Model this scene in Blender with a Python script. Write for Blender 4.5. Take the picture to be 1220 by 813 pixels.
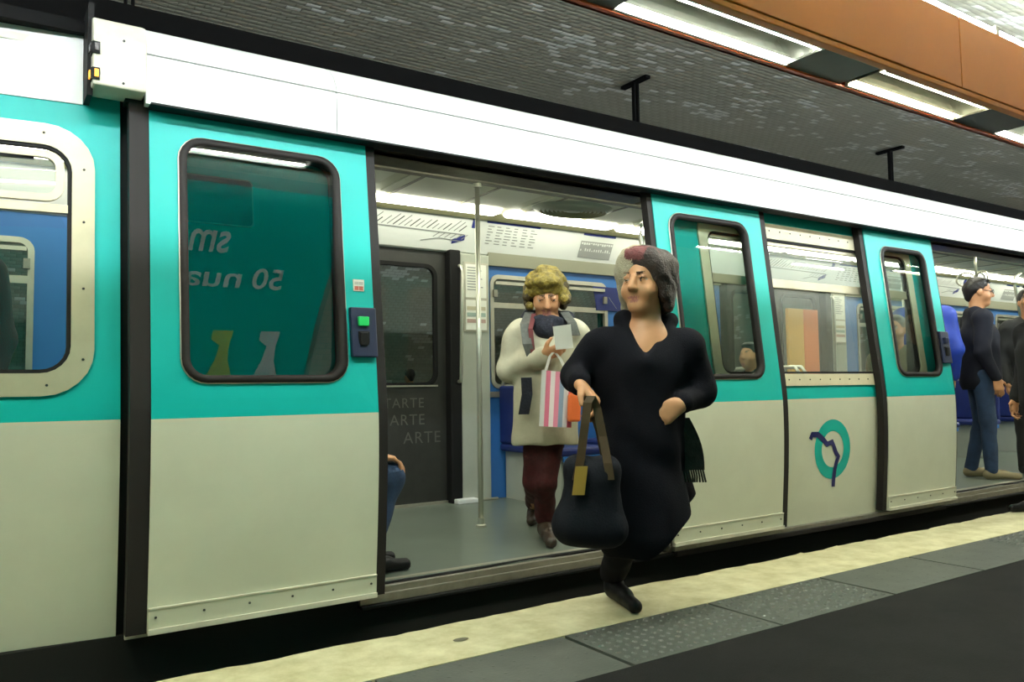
import bpy, math, random
import numpy as np
from mathutils import Vector, Matrix

for o in list(bpy.data.objects):
    bpy.data.objects.remove(o, do_unlink=True)
scene = bpy.context.scene
COL = scene.collection
random.seed(7)
rng = np.random.default_rng(11)

# ------------------------------------------------------------------ camera
FPX = 949.5                      # focal length in pixels of the 1220 px wide frame
YAW, PITCH, ROLL = 0.58495574, 0.05930112, -0.01423518
CAM = np.array([0.0, 0.0, 1.0])
FW = np.array([math.sin(YAW)*math.cos(PITCH), math.cos(YAW)*math.cos(PITCH), math.sin(PITCH)])
_r = np.array([math.cos(YAW), -math.sin(YAW), 0.0]); _u = np.cross(_r, FW)
RT = _r*math.cos(ROLL)+_u*math.sin(ROLL); UP = -_r*math.sin(ROLL)+_u*math.cos(ROLL)
cd = bpy.data.cameras.new('camera'); cam = bpy.data.objects.new('camera', cd); COL.objects.link(cam)
cd.sensor_width = 36.0; cd.lens = FPX*36.0/1220.0; cd.clip_start = 0.05; cd.clip_end = 200
cam.matrix_world = Matrix(((RT[0], UP[0], -FW[0], CAM[0]), (RT[1], UP[1], -FW[1], CAM[1]), (RT[2], UP[2], -FW[2], CAM[2]), (0, 0, 0, 1)))
scene.camera = cam

# ------------------------------------------------------------------ world, exposure
wd = bpy.data.worlds.new('underground'); scene.world = wd; wd.use_nodes = True
wd.node_tree.nodes['Background'].inputs[0].default_value = (0.5, 0.52, 0.45, 1)
wd.node_tree.nodes['Background'].inputs[1].default_value = 0.0
vs = scene.view_settings
vs.view_transform = 'Standard'; vs.look = 'None'; vs.gamma = 1.0; vs.use_curve_mapping = False
vs.exposure = 0.22
TUBE = 120.0         # emission of the platform lamp strips
UPL = 150.0          # uplight tubes on top of the near beam
CARLIGHT = 10.0      # emission of the car's ceiling diffusers

# ------------------------------------------------------------------ pixel -> place helpers
def ray(x, y): return FW + RT*(x-610.0)/FPX - UP*(y-406.5)/FPX
def PD(x, y, d): return CAM + ray(x, y)*d                 # at a distance along the view axis
def PYY(x, y, Y): q = ray(x, y); return CAM + q*(Y/q[1])
def PZZ(x, y, z): q = ray(x, y); return CAM + q*((z-1.0)/q[2])
def in_frame(pts):
    for p in pts:
        d = np.asarray(p, float)-CAM; z = d@FW
        if z > .05 and 0 <= 610+FPX*(d@RT)/z <= 1220 and 0 <= 406.5-FPX*(d@UP)/z <= 813: return True
    return False
def lamp_name(n, x0, x1, y, z):        # lamps of a row that goes on beyond the picture are named so
    return n if in_frame([(x, y, z) for x in np.linspace(x0, x1, 9)]) else n+'_offscreen'
_PZ = [0.0, .114, .486, .70, .895, 1.0, 1.20, 1.58, 2.14, 2.4]
_PY = [3.297, 3.286, 3.257, 3.247, 3.247, 3.255, 3.281, 3.324, 3.390, 3.42]
_zz = np.linspace(-.1, 2.5, 521); _yy = np.interp(_zz, _PZ, _PY)
_k = np.hanning(41); _k /= _k.sum(); _yy[20:-20] = np.convolve(_yy, _k, 'same')[20:-20]
def prof(z): return float(np.interp(z, _zz, _yy))         # outer face of a door leaf
BODY = 0.07                                               # the fixed skin sits this far behind it

# ------------------------------------------------------------------ materials
MATS = {}
def mat(name, col, rough=.5, metal=0.0, spec=.5, var=0.0, vscale=6.0, bump=0.0, bscale=60.0, emit=None, estr=0.0, coat=0.0, vcol=None):
    if name in MATS: return MATS[name]
    m = bpy.data.materials.new(name); m.use_nodes = True
    nt = m.node_tree; b = nt.nodes['Principled BSDF']
    b.inputs['Base Color'].default_value = (*col, 1); b.inputs['Roughness'].default_value = rough
    b.inputs['Metallic'].default_value = metal; b.inputs['Specular IOR Level'].default_value = spec
    if coat: b.inputs['Coat Weight'].default_value = coat; b.inputs['Coat Roughness'].default_value = .08
    if emit is not None:
        b.inputs['Emission Color'].default_value = (*emit, 1); b.inputs['Emission Strength'].default_value = estr
    tc = nt.nodes.new('ShaderNodeTexCoord')
    if var > 0:
        n = nt.nodes.new('ShaderNodeTexNoise'); n.inputs['Scale'].default_value = vscale; n.inputs['Detail'].default_value = 6
        n.inputs['Roughness'].default_value = .65
        r = nt.nodes.new('ShaderNodeValToRGB'); r.color_ramp.elements[0].position = .32; r.color_ramp.elements[1].position = .7
        c0 = vcol if vcol else tuple(c*(1-var) for c in col)
        r.color_ramp.elements[0].color = (*c0, 1); r.color_ramp.elements[1].color = (*col, 1)
        nt.links.new(tc.outputs['Object'], n.inputs['Vector']); nt.links.new(n.outputs['Fac'], r.inputs['Fac'])
        nt.links.new(r.outputs['Color'], b.inputs['Base Color'])
    if bump > 0:
        n2 = nt.nodes.new('ShaderNodeTexNoise'); n2.inputs['Scale'].default_value = bscale; n2.inputs['Detail'].default_value = 4
        bp = nt.nodes.new('ShaderNodeBump'); bp.inputs['Strength'].default_value = bump; bp.inputs['Distance'].default_value = .01
        nt.links.new(tc.outputs['Object'], n2.inputs['Vector']); nt.links.new(n2.outputs['Fac'], bp.inputs['Height'])
        nt.links.new(bp.outputs['Normal'], b.inputs['Normal'])
    MATS[name] = m
    return m

def glassmat(name, tint=(.9, .95, .92), ior=1.5, rough=0.0, haze=0.0, hazecol=(.7, .75, .7)):
    if name in MATS: return MATS[name]
    m = bpy.data.materials.new(name); m.use_nodes = True; nt = m.node_tree
    for n in list(nt.nodes): nt.nodes.remove(n)
    out = nt.nodes.new('ShaderNodeOutputMaterial'); mix = nt.nodes.new('ShaderNodeMixShader')
    tr = nt.nodes.new('ShaderNodeBsdfTransparent'); tr.inputs[0].default_value = (*tint, 1)
    gl = nt.nodes.new('ShaderNodeBsdfGlossy'); gl.inputs['Roughness'].default_value = rough
    fr = nt.nodes.new('ShaderNodeFresnel'); fr.inputs[0].default_value = ior
    nt.links.new(fr.outputs[0], mix.inputs[0]); nt.links.new(gl.outputs[0], mix.inputs[2])
    if haze > 0:
        m2 = nt.nodes.new('ShaderNodeMixShader'); m2.inputs[0].default_value = haze
        df = nt.nodes.new('ShaderNodeBsdfDiffuse'); df.inputs[0].default_value = (*hazecol, 1)
        nt.links.new(tr.outputs[0], m2.inputs[1]); nt.links.new(df.outputs[0], m2.inputs[2]); nt.links.new(m2.outputs[0], mix.inputs[1])
    else:
        nt.links.new(tr.outputs[0], mix.inputs[1])
    nt.links.new(mix.outputs[0], out.inputs[0]); MATS[name] = m
    return m

def emitmat(name, col, s):
    return mat(name, (.8, .8, .8), .5, emit=col, estr=s)

TEAL = mat('teal_paint', (.0, .40, .36), .42, spec=.35, var=.10, vscale=3)
CREAM = mat('cream_paint', (.54, .55, .42), .5, spec=.3, var=.10, vscale=2.5)
WHITE = mat('white_roof_paint', (.76, .77, .72), .38, spec=.4, var=.05, vscale=2)
OLDWHITE = mat('yellowed_white_plate', (.66, .63, .50), .5, var=.18, vscale=8)
SEAL = mat('brown_rubber', (.015, .012, .011), .6, spec=.25)
BLACK = mat('black_rubber', (.008, .008, .008), .65, spec=.2)
PIT = mat('sooty_black', (.02, .02, .018), .95, spec=.05)
ALU = mat('brushed_aluminium', (.55, .52, .43), .38, metal=.75, var=.15, vscale=10)
FRAMEALU = mat('window_frame_alloy', (.46, .42, .29), .42, metal=.45, var=.12, vscale=7)
CHROME = mat('polished_steel', (.60, .60, .50), .32, metal=.7)
DULLSTEEL = mat('worn_steel', (.33, .31, .26), .45, metal=.8, var=.25, vscale=14)
BEIGE = mat('beige_frame_paint', (.63, .58, .40), .5, var=.12, vscale=9)
NAVYP = mat('navy_plastic', (.008, .014, .045), .4)
GREENBTN = mat('green_button', (.02, .55, .13), .35)
SCREW = mat('dark_screw', (.02, .02, .018), .5)
GLASS = glassmat('window_glass', (.86, .93, .90))
DOORGLASS = glassmat('door_glass', (.97, 1.0, .99), ior=2.4)
VENTGLASS = glassmat('hazed_vent_glass', (.8, .85, .8), haze=.25)  # pale diffuse haze mixed into the vent panes
HAZEGLASS = glassmat('reflection_haze_glass', (.82, .86, .80), haze=.18, hazecol=(.75, .78, .68))  # pale haze mixed in to stand for the bright vault's reflection
ASPHALT = mat('black_asphalt', (.014, .014, .013), .8, spec=.1, var=.45, vscale=3, bump=.25, bscale=160)
NOSING = mat('cream_nosing_stone', (.66, .62, .40), .62, var=.32, vscale=7, bump=.15, bscale=40, vcol=(.42, .38, .20))
SLAB = mat('grey_tactile_slab', (.075, .085, .070), .5, var=.30, vscale=9, bump=.12, bscale=90)
SLABB = mat('grey_tactile_slab_worn', (.085, .094, .078), .48, var=.35, vscale=6, bump=.12, bscale=70)
JOINT = mat('dark_joint', (.02, .02, .018), .9)
ORANGE = mat('orange_enamel', (.62, .20, .025), .45, spec=.35, var=.10, vscale=1.5)
DORANGE = mat('red_orange_lip', (.55, .085, .010), .45)
DIVIDER = mat('dark_divider_panel', (.035, .036, .026), .5, var=.35, vscale=12)
REFLECT = mat('white_reflector', (.78, .78, .70), .4)
TUBEC = emitmat('cool_tube', (.95, 1.0, .90), TUBE)
TUBEW = emitmat('warm_tube', (1.0, .92, .62), TUBE*.8)
UPTUBE = emitmat('blue_white_tube', (.86, .95, 1.0), UPL)
TILE_A = mat('dull_white_tile', (.50, .49, .38), .34, spec=.45, var=.12, vscale=3)
TILE_B = mat('clean_white_tile', (.88, .88, .78), .25, spec=.5)
TILE_C = mat('greyed_tile', (.44, .43, .33), .33, spec=.5)
GROUT = mat('dark_grout', (.30, .295, .22), .9)
BLACKBAR = mat('black_trunking', (.006, .006, .006), .8, spec=.1)
CARFLOOR = mat('grey_green_lino', (.135, .16, .128), .28, spec=.5, var=.12, vscale=5)
CARCEIL = mat('cream_car_ceiling', (.66, .66, .50), .5)
OLIVE = mat('olive_cove', (.28, .27, .15), .5)
DIFFUSER = emitmat('car_light_diffuser', (1.0, 1.0, .82), CARLIGHT)
INGREY = mat('grey_green_partition', (.40, .42, .35), .45, var=.1, vscale=5)
INDARK = mat('charcoal_door_paint', (.030, .030, .026), .45, var=.3, vscale=8)
INBLUE = mat('bright_blue_laminate', (.03, .145, .42), .4, var=.08, vscale=4)
SEATBLUE = mat('dark_blue_seat', (.006, .016, .12), .5, var=.15, vscale=9)
NAVY = mat('navy_blind', (.006, .015, .12), .5)
MAPWHITE = mat('white_map_strip', (.72, .74, .72), .35)
PAPER = mat('white_paper', (.80, .80, .72), .7)
INK = mat('black_ink', (.02, .02, .03), .6)
GREYINK = mat('grey_ink', (.25, .26, .26), .6)
BLUEINK = mat('blue_ink', (.02, .03, .20), .6)
LOGOTEAL = mat('logo_teal', (.0, .33, .27), .45)
LOGOBLUE = mat('logo_dark_blue', (.012, .012, .085), .45)
SCRATCH = mat('scratch_grey', (.085, .085, .072), .7)

# ------------------------------------------------------------------ mesh helpers
class MB:
    def __init__(s): s.v = []; s.f = []; s.m = []; s.mats = []
    def mi(s, m):
        if m not in s.mats: s.mats.append(m)
        return s.mats.index(m)
    def add(s, vs, fs, m):
        b = len(s.v); k = s.mi(m); s.v += [tuple(map(float, p)) for p in vs]
        for f in fs: s.f.append(tuple(b+i for i in f)); s.m.append(k)
        return s
    def box(s, x0, x1, y0, y1, z0, z1, m):
        v = [(x, y, z) for z in (z0, z1) for y in (y0, y1) for x in (x0, x1)]
        return s.add(v, [(0, 2, 3, 1), (4, 5, 7, 6), (0, 1, 5, 4), (2, 6, 7, 3), (0, 4, 6, 2), (1, 3, 7, 5)], m)
    def obox(s, c, ax, ay, az, m):     # oriented box from centre and three half vectors
        c, ax, ay, az = map(np.asarray, (c, ax, ay, az))
        v = [c+i*ax+j*ay+k*az for k in (-1, 1) for j in (-1, 1) for i in (-1, 1)]
        return s.add(v, [(0, 2, 3, 1), (4, 5, 7, 6), (0, 1, 5, 4), (2, 6, 7, 3), (0, 4, 6, 2), (1, 3, 7, 5)], m)
    def tube(s, pts, r, m, n=10, caps=True):
        pts = [np.asarray(p, float) for p in pts]; rs = r if isinstance(r, (list, tuple)) else [r]*len(pts)
        b = len(s.v); vs = []; fs = []
        ref = np.array([0, 0, 1.0]); 
        for i, p in enumerate(pts):
            d = pts[min(i+1, len(pts)-1)]-pts[max(i-1, 0)]; d = d/np.linalg.norm(d)
            a = np.cross(d, ref)
            if np.linalg.norm(a) < .15: a = np.cross(d, np.array([1.0, 0, 0]))
            a /= np.linalg.norm(a); c = np.cross(d, a)
            for k in range(n):
                t = 2*math.pi*k/n; vs.append(p+rs[i]*(a*math.cos(t)+c*math.sin(t)))
        for i in range(len(pts)-1):
            for k in range(n):
                k2 = (k+1) % n; fs.append((i*n+k, i*n+k2, (i+1)*n+k2, (i+1)*n+k))
        if caps:
            fs.append(tuple(range(n))[::-1]); fs.append(tuple((len(pts)-1)*n+k for k in range(n)))
        return s.add(vs, fs, m)
    def prism(s, xs, sec, m, closed=True, caps=True):   # (y,z) section swept along x
        n = len(sec); vs = [(x, y, z) for x in xs for (y, z) in sec]; fs = []
        for i in range(len(xs)-1):
            for k in range(n if closed else n-1):
                k2 = (k+1) % n; fs.append((i*n+k, (i+1)*n+k, (i+1)*n+k2, i*n+k2))
        if closed and caps: fs.append(tuple(range(n))); fs.append(tuple(((len(xs)-1)*n+k) for k in range(n))[::-1])
        return s.add(vs, fs, m)
    def build(s, name, parent=None, smooth=False, bevel=0.0, angle=None):
        me = bpy.data.meshes.new(name); me.from_pydata(s.v, [], s.f)
        for m in s.mats: me.materials.append(m)
        me.polygons.foreach_set('material_index', s.m)
        if smooth: me.polygons.foreach_set('use_smooth', [True]*len(s.f))
        me.update()
        o = bpy.data.objects.new(name, me); COL.objects.link(o)
        if parent is not None: o.parent = parent
        if bevel:
            b = o.modifiers.new('bevel', 'BEVEL'); b.width = bevel; b.segments = 2; b.limit_method = 'ANGLE'; b.angle_limit = .9
        if angle:
            pass
        return o

def tag(o, label=None, cat=None, group=None, kind=None):
    if label: o['label'] = label
    if cat: o['category'] = cat
    if group: o['group'] = group
    if kind: o['kind'] = kind
    return o
def empty(name, loc, label=None, cat=None, group=None):
    o = bpy.data.objects.new(name, None); COL.objects.link(o); o.location = loc; o.empty_display_size = .1
    return tag(o, label, cat, group)
def adopt(o, parent):                 # parent while keeping world coordinates (parents are unrotated Empties)
    o.parent = parent; o.matrix_parent_inverse = Matrix.Translation(-Vector(parent.location)); return o

def rrect(x0, x1, z0, z1, r, n=6):    # counter-clockwise rounded rectangle, starts on the right side
    pts = []
    for cx, cz, a0 in ((x1-r, z1-r, 0), (x0+r, z1-r, 90), (x0+r, z0+r, 180), (x1-r, z0+r, 270)):
        for i in range(n+1):
            a = math.radians(a0+90*i/n); pts.append((cx+r*math.cos(a), cz+r*math.sin(a)))
    return pts
def outer_match(pts, x0, x1, z0, z1): # push each point of the hole radially on to the rectangle, corners kept
    cx = sum(p[0] for p in pts)/len(pts); cz = sum(p[1] for p in pts)/len(pts); out = []
    n = len(pts)//4
    for i, (x, z) in enumerate(pts):
        q, k = divmod(i, n); t = k/(n-1)
        ca = ((x1, z1), (x0, z1), (x0, z0), (x1, z0))[q]
        if q == 0: o = (x1, z) if t < .5 else (x, z1)
        elif q == 1: o = (x, z1) if t < .5 else (x0, z)
        elif q == 2: o = (x0, z) if t < .5 else (x, z0)
        else: o = (x, z0) if t < .5 else (x1, z)
        if abs(t-.5) < 1e-6: o = ca
        out.append(o)
    return out
def holed(mb, x0, x1, z0, z1, hole, r, yf, th, m, n=6):
    """sheet with a rounded window hole; yf(x,z) is its outer face, th its thickness inwards"""
    hp = rrect(*hole, r, n); op = outer_match(hp, x0, x1, z0, z1); N = len(hp)
    rings = [[(o[0]+(h[0]-o[0])*t, o[1]+(h[1]-o[1])*t) for o, h in zip(op, hp)] for t in (0, .5, 1)]
    vs = []
    for dy in (0, th):
        for rg in rings: vs += [(x, yf(x, z)+dy, z) for x, z in rg]
    fs = []
    for j in range(2):
        for k in range(N):
            k2 = (k+1) % N
            fs.append((j*N+k, (j+1)*N+k, (j+1)*N+k2, j*N+k2)); b = 3*N
            fs.append((b+j*N+k, b+j*N+k2, b+(j+1)*N+k2, b+(j+1)*N+k))
    for k in range(N):
        k2 = (k+1) % N
        fs.append((2*N+k, 5*N+k, 5*N+k2, 2*N+k2)); fs.append((k, k2, 3*N+k2, 3*N+k))
    return mb.add(vs, fs, m)
def ringframe(mb, outer, ro, inner, ri, yf, y0, y1, m, n=6):
    """frame between two rounded rectangles, standing from y0 to y1 off the face yf"""
    a = rrect(*outer, ro, n); b = rrect(*inner, ri, n); N = len(a); vs = []
    for pts, dy in ((a, y1), (a, y0), (b, y0), (b, y1)): vs += [(x, yf(x, z)+dy, z) for x, z in pts]
    fs = []
    for j in range(4):
        j2 = (j+1) % 4
        for k in range(N):
            k2 = (k+1) % N; fs.append((j*N+k, j*N+k2, j2*N+k2, j2*N+k))
    return mb.add(vs, fs, m)
def pane(mb, rect, r, yf, dy, m, n=6, th=.004):
    pts = rrect(*rect, r, n); N = len(pts); cx = sum(p[0] for p in pts)/N; cz = sum(p[1] for p in pts)/N
    vs = [(x, yf(x, z)+dy, z) for x, z in pts]
    return mb.add(vs, [tuple(range(N))], m)
def sheet(mb, x0, x1, z0, z1, yf, th, m, nz=14, nx=1):
    xs = np.linspace(x0, x1, nx+1); zs = np.linspace(z0, z1, nz+1); vs = []
    for dy in (0, th): vs += [(x, yf(x, z)+dy, z) for z in zs for x in xs]
    W = nx+1; B = W*(nz+1); fs = []
    for j in range(nz):
        for i in range(nx):
            a = j*W+i; fs.append((a, a+1, a+1+W, a+W)); fs.append((B+a, B+a+W, B+a+W+1, B+a+1))
    for i in range(nx): fs.append((i, B+i, B+i+1, i+1)); t = nz*W+i; fs.append((t, t+1, B+t+1, B+t))
    for j in range(nz): a = j*W; fs.append((a, a+W, B+a+W, B+a)); c = a+nx; fs.append((c, B+c, B+c+W, c+W))
    return mb.add(vs, fs, m)
def screw(mb, x, z, yf, r=.006, m=None):
    y = yf(x, z); vs = []; n = 6
    for dy, rr in ((0.004, r), (-.003, r*.8)):
        vs += [(x+rr*math.cos(2*math.pi*k/n), y+dy, z+rr*math.sin(2*math.pi*k/n)) for k in range(n)]
    fs = [(k, (k+1) % n, n+(k+1) % n, n+k) for k in range(n)]+[tuple(range(n, 2*n))]
    return mb.add(vs, fs, m or SCREW)
def textmesh(s, size=1.0, bold=0.0, spacing=1.0):
    cu = bpy.data.curves.new('lettering', 'FONT'); cu.body = s; cu.size = size; cu.offset = bold; cu.resolution_u = 4; cu.space_character = spacing
    o = bpy.data.objects.new('lettering', cu); COL.objects.link(o)
    dg = bpy.context.evaluated_depsgraph_get(); me = bpy.data.meshes.new_from_object(o.evaluated_get(dg))
    v = np.array([p.co[:] for p in me.vertices]); f = [tuple(p.vertices) for p in me.polygons]
    bpy.data.objects.remove(o); bpy.data.curves.remove(cu); bpy.data.meshes.remove(me)
    return v, f

# ================================================================== THE STATION
VY, VA, VB = 5.7, 6.8, 4.0           # vault: centre line, half width, height
def vault(th, off=0.0):              # th = 0 at the far springing, pi at the near one; off = inwards
    y, z = VY+VA*math.cos(th), VB*math.sin(th)
    n = np.array([-math.cos(th)/VA, -math.sin(th)/VB]); n /= np.linalg.norm(n)
    return y+n[0]*off, z+n[1]*off
X0, X1 = -5.0, 24.0
def struct(name, mb, **k):
    o = mb.build(name, **k); o['kind'] = 'structure'; return o

# platform
YE, YC, YD = 3.06, 2.63, 2.205
m = MB(); m.box(X0, X1, -1.3, YD, -.3, 0, ASPHALT); m.box(X0, X1, YD, YE-.12, -.3, -.012, JOINT)
floor = tag(struct('floor', m), 'black asphalt platform surface running along the train')
# nosing: slightly ragged cream edge with a chipped front arris
m = MB(); xs = np.arange(X0, X1+.01, .06); sec = []
for x in xs:
    e = YE + .006*math.sin(3.1*x)+.005*math.sin(11.3*x+1)+.004*rng.normal()
    sec.append([(YC, 0.0), (e-.012, 0.0), (e, -.012+.004*rng.normal()), (e+.004, -.16), (e-.06, -.18), (e-.06, -.9), (YC, -.9)])
vs = [(x, y, z) for x, s_ in zip(xs, sec) for (y, z) in s_]; n_ = 7; fs = []
for i in range(len(xs)-1):
    for k in range(n_):
        k2 = (k+1) % n_; fs.append((i*n_+k, (i+1)*n_+k, (i+1)*n_+k2, i*n_+k2))
m.add(vs, fs, NOSING); nose = struct('trim_1', m); tag(nose, 'worn cream stone nosing along the platform edge')
# dark blob of chewing gum on the nosing
p = PZZ(549, 763, 0); m = MB(); m.add([(p[0]+.035*math.cos(a), p[1]+.02*math.sin(a), .003) for a in np.linspace(0, 2*math.pi, 13)[:-1]]+[(p[0], p[1], .006)], [(k, (k+1) % 12, 12) for k in range(12)], mat('gum_grey', (.12, .11, .07), .8))
tag(m.build('gum_blot'), 'flattened grey chewing gum blot on the cream nosing', 'blot')
# tactile slabs, each a piece of the pavement, with rows of studs
SL = .826; XS = 1.967
def slabmesh(studs, ma):
    m = MB(); g = .009; m.box(g, SL-g, 0, YC-YD-.008, -.05, 0, ma)
    if studs:
        for i in range(17):
            for j in range(8):
                x, y = .045+i*(SL-.09)/16, .035+j*(YC-YD-.078)/7+(.012 if i % 2 else 0); r = .0125; n = 6
                vs = [(x+r*math.cos(2*math.pi*k/n), y+r*math.sin(2*math.pi*k/n), 0) for k in range(n)]+[(x+r*.55*math.cos(2*math.pi*k/n), y+r*.55*math.sin(2*math.pi*k/n), .005) for k in range(n)]
                m.add(vs, [(k, (k+1) % n, n+(k+1) % n, n+k) for k in range(n)]+[tuple(range(n, 2*n))], ma)
    else:
        for i in range(9):
            for j in range(5):
                x, y = .05+i*(SL-.1)/8, .04+j*(YC-YD-.09)/4; r = .01; n = 5
                vs = [(x+r*math.cos(2*math.pi*k/n), y+r*math.sin(2*math.pi*k/n), 0) for k in range(n)]+[(x, y, .0015)]
                m.add(vs, [(k, (k+1) % n, n) for k in range(n)], ma)
    return m
proto = {}
for i in range(-8, 26):
    kind = (1 if i not in (-1, -2, 2, 3) else 0)
    if kind not in proto:
        o = slabmesh(kind, SLAB if kind else SLABB).build('tactile_slab'); proto[kind] = o.data
    else:
        o = bpy.data.objects.new('tactile_slab', proto[kind]); COL.objects.link(o)
    o.parent = floor; o.location = (XS+i*SL, YD+.004, rng.normal()*.0012)

# track pit, far platform
m = MB(); m.box(X0, X1, YE-.1, 8.4, -1.25, -1.05, PIT); m.box(X0, X1, 8.35, 12.6, -1.2, 0, ASPHALT)
for yy in (3.75, 5.15, 6.4, 7.8): m.box(X0, X1, yy-.03, yy+.03, -1.05, -.92, DULLSTEEL)
struct('floor_track', m)
# vault: grout shell plus real bevelled tiles (too small and many to pick apart: one part)
m = MB(); ths = np.linspace(0, math.pi, 97); N = len(ths)
vs = [(x, *vault(t, -.004)) for x in (X0, X1) for t in ths]
m.add(vs, [(k, k+1, N+k+1, N+k) for k in range(N-1)], GROUT)
vs = [(x, *vault(t, -.2)) for x in (X0, X1) for t in ths]
m.add(vs, [(k, N+k, N+k+1, k+1) for k in range(N-1)], GROUT)
for xe in (X0, X1):
    vs = [(xe, *vault(t)) for t in ths]; m.add(vs+[(xe, VY+VA, -1.2), (xe, VY-VA, -1.2)], [tuple(range(N+2))], PIT)
ceiling = tag(struct('ceiling', m), 'elliptical station vault lined with bevelled white tiles')
def vault_tiles():
    tl, th_, gap = .120, .060, .004
    fine = np.linspace(.02, math.pi-.02, 6000)
    py = VY+VA*np.cos(fine); pz = VB*np.sin(fine); s = np.r_[0, np.cumsum(np.hypot(np.diff(py), np.diff(pz)))]
    rows = int(s[-1]//th_); V = []; F = []; MI = []
    # clusters of cleaned or renewed tiles
    cl = [(rng.uniform(-4, 22), rng.uniform(0, s[-1]), rng.uniform(.12, .55), rng.uniform(.05, .2), rng.uniform(.35, 1.0)) for _ in range(330)]
    half_s = s[-1]*.5
    cl += [(rng.uniform(3.0, 15.0), half_s+rng.uniform(-.4, 3.2), rng.uniform(.12, .45), rng.uniform(.05, .16), rng.uniform(.4, 1.0)) for _ in range(150)]
    cl = np.array(cl)
    for r in range(rows):
        sa, sb = r*th_+gap/2, (r+1)*th_-gap/2
        ta, tb = np.interp([sa, sb], s, fine); tm = .5*(ta+tb)
        ya, za = vault(ta); yb, zb = vault(tb); ym, zm = vault(tm)
        if max(za, zb) < .02: continue
        xs = X0 + (tl*.5 if r % 2 else 0) + np.arange(int((X1-X0)/tl)-1)*tl
        d = np.array([yb-ya, zb-za]); d /= np.linalg.norm(d); n = np.array(vault(tm, 1.0))-np.array([ym, zm])
        k = len(xs); xa, xb = xs+gap/2, xs+tl-gap/2; ins = .008; hgt = .0035
        jit = rng.normal(0, .0003, (k, 4))
        def P(x, y, z): return np.stack([x, np.full(k, y) if np.isscalar(y) else y, np.full(k, z) if np.isscalar(z) else z], 1)
        base = [P(xa, ya, za), P(xb, ya, za), P(xb, yb, zb), P(xa, yb, zb)]
        top = []
        for c, (x, y, z, sg) in enumerate(((xa+ins, ya, za, 1), (xb-ins, ya, za, 1), (xb-ins, yb, zb, -1), (xa+ins, yb, zb, -1))):
            hh = hgt+jit[:, c]; top.append(P(x, y+d[0]*ins*sg+n[0]*hh, z+d[1]*ins*sg+n[1]*hh))
        allv = np.stack(base+top, 1).reshape(-1, 3); b0 = sum(len(q) for q in V)
        idx = b0+np.arange(k)[:, None]*8
        quads = np.array([(4, 5, 6, 7), (0, 1, 5, 4), (1, 2, 6, 5), (2, 3, 7, 6), (3, 0, 4, 7)])
        F.append((idx[:, None, :]+quads[None]).reshape(-1, 4)); V.append(allv)
        sm = .5*(sa+sb); xm = xs+tl/2
        pr = np.zeros(k)
        near = cl[np.abs(cl[:, 1]-sm) < .5]
        for (cx, cs, wx, ws, a) in near: pr = np.maximum(pr, a*np.exp(-((xm-cx)/wx)**2-((sm-cs)/ws)**2))
        u = rng.uniform(size=k); mi = np.where(u < pr*.80, 1, np.where(rng.uniform(size=k) < .16, 2, 0)); mi = np.where(rng.uniform(size=k) < .006, 1, mi)
        MI.append(np.repeat(mi, 5))
    V = np.concatenate(V); F = np.concatenate(F); MI = np.concatenate(MI)
    me = bpy.data.meshes.new('vault_tiles'); me.vertices.add(len(V)); me.vertices.foreach_set('co', V.ravel())
    me.loops.add(F.size); me.loops.foreach_set('vertex_index', F.ravel().astype(np.int32))
    me.polygons.add(len(F)); me.polygons.foreach_set('loop_start', np.arange(0, F.size, 4, dtype=np.int32))
    me.polygons.foreach_set('material_index', MI.astype(np.int32))
    for q in (TILE_A, TILE_B, TILE_C): me.materials.append(q)
    me.update(calc_edges=True); me.validate()
    o = bpy.data.objects.new('vault_tiles', me); COL.objects.link(o); o.parent = ceiling; o['kind'] = 'stuff'
    return o
vault_tiles()

# black cable trunking hung from the crown between the tracks
tr = empty('cable_trunking', (0, 5.7, 3.25), 'black cable trunking hung from the tiled vault above the train roof', 'cable trunking')
m = MB(); m.box(X0+.1, X1-.1, 5.62, 5.82, 3.22, 3.56, BLACKBAR); adopt(m.build('trunk', bevel=.01), tr)
for bx in (-3.63, .75, 5.25, 9.6, 13.95, 18.3):
    m = MB()
    for dx in (-.022, .022): m.box(bx+dx-.009, bx+dx+.009, 5.66, 5.70, 3.5, 3.98, BLACKBAR)
    m.box(bx-.03, bx+.03, 5.50, 5.86, 3.955, 3.985, BLACKBAR)
    adopt(m.build('hanger'), tr)

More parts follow.
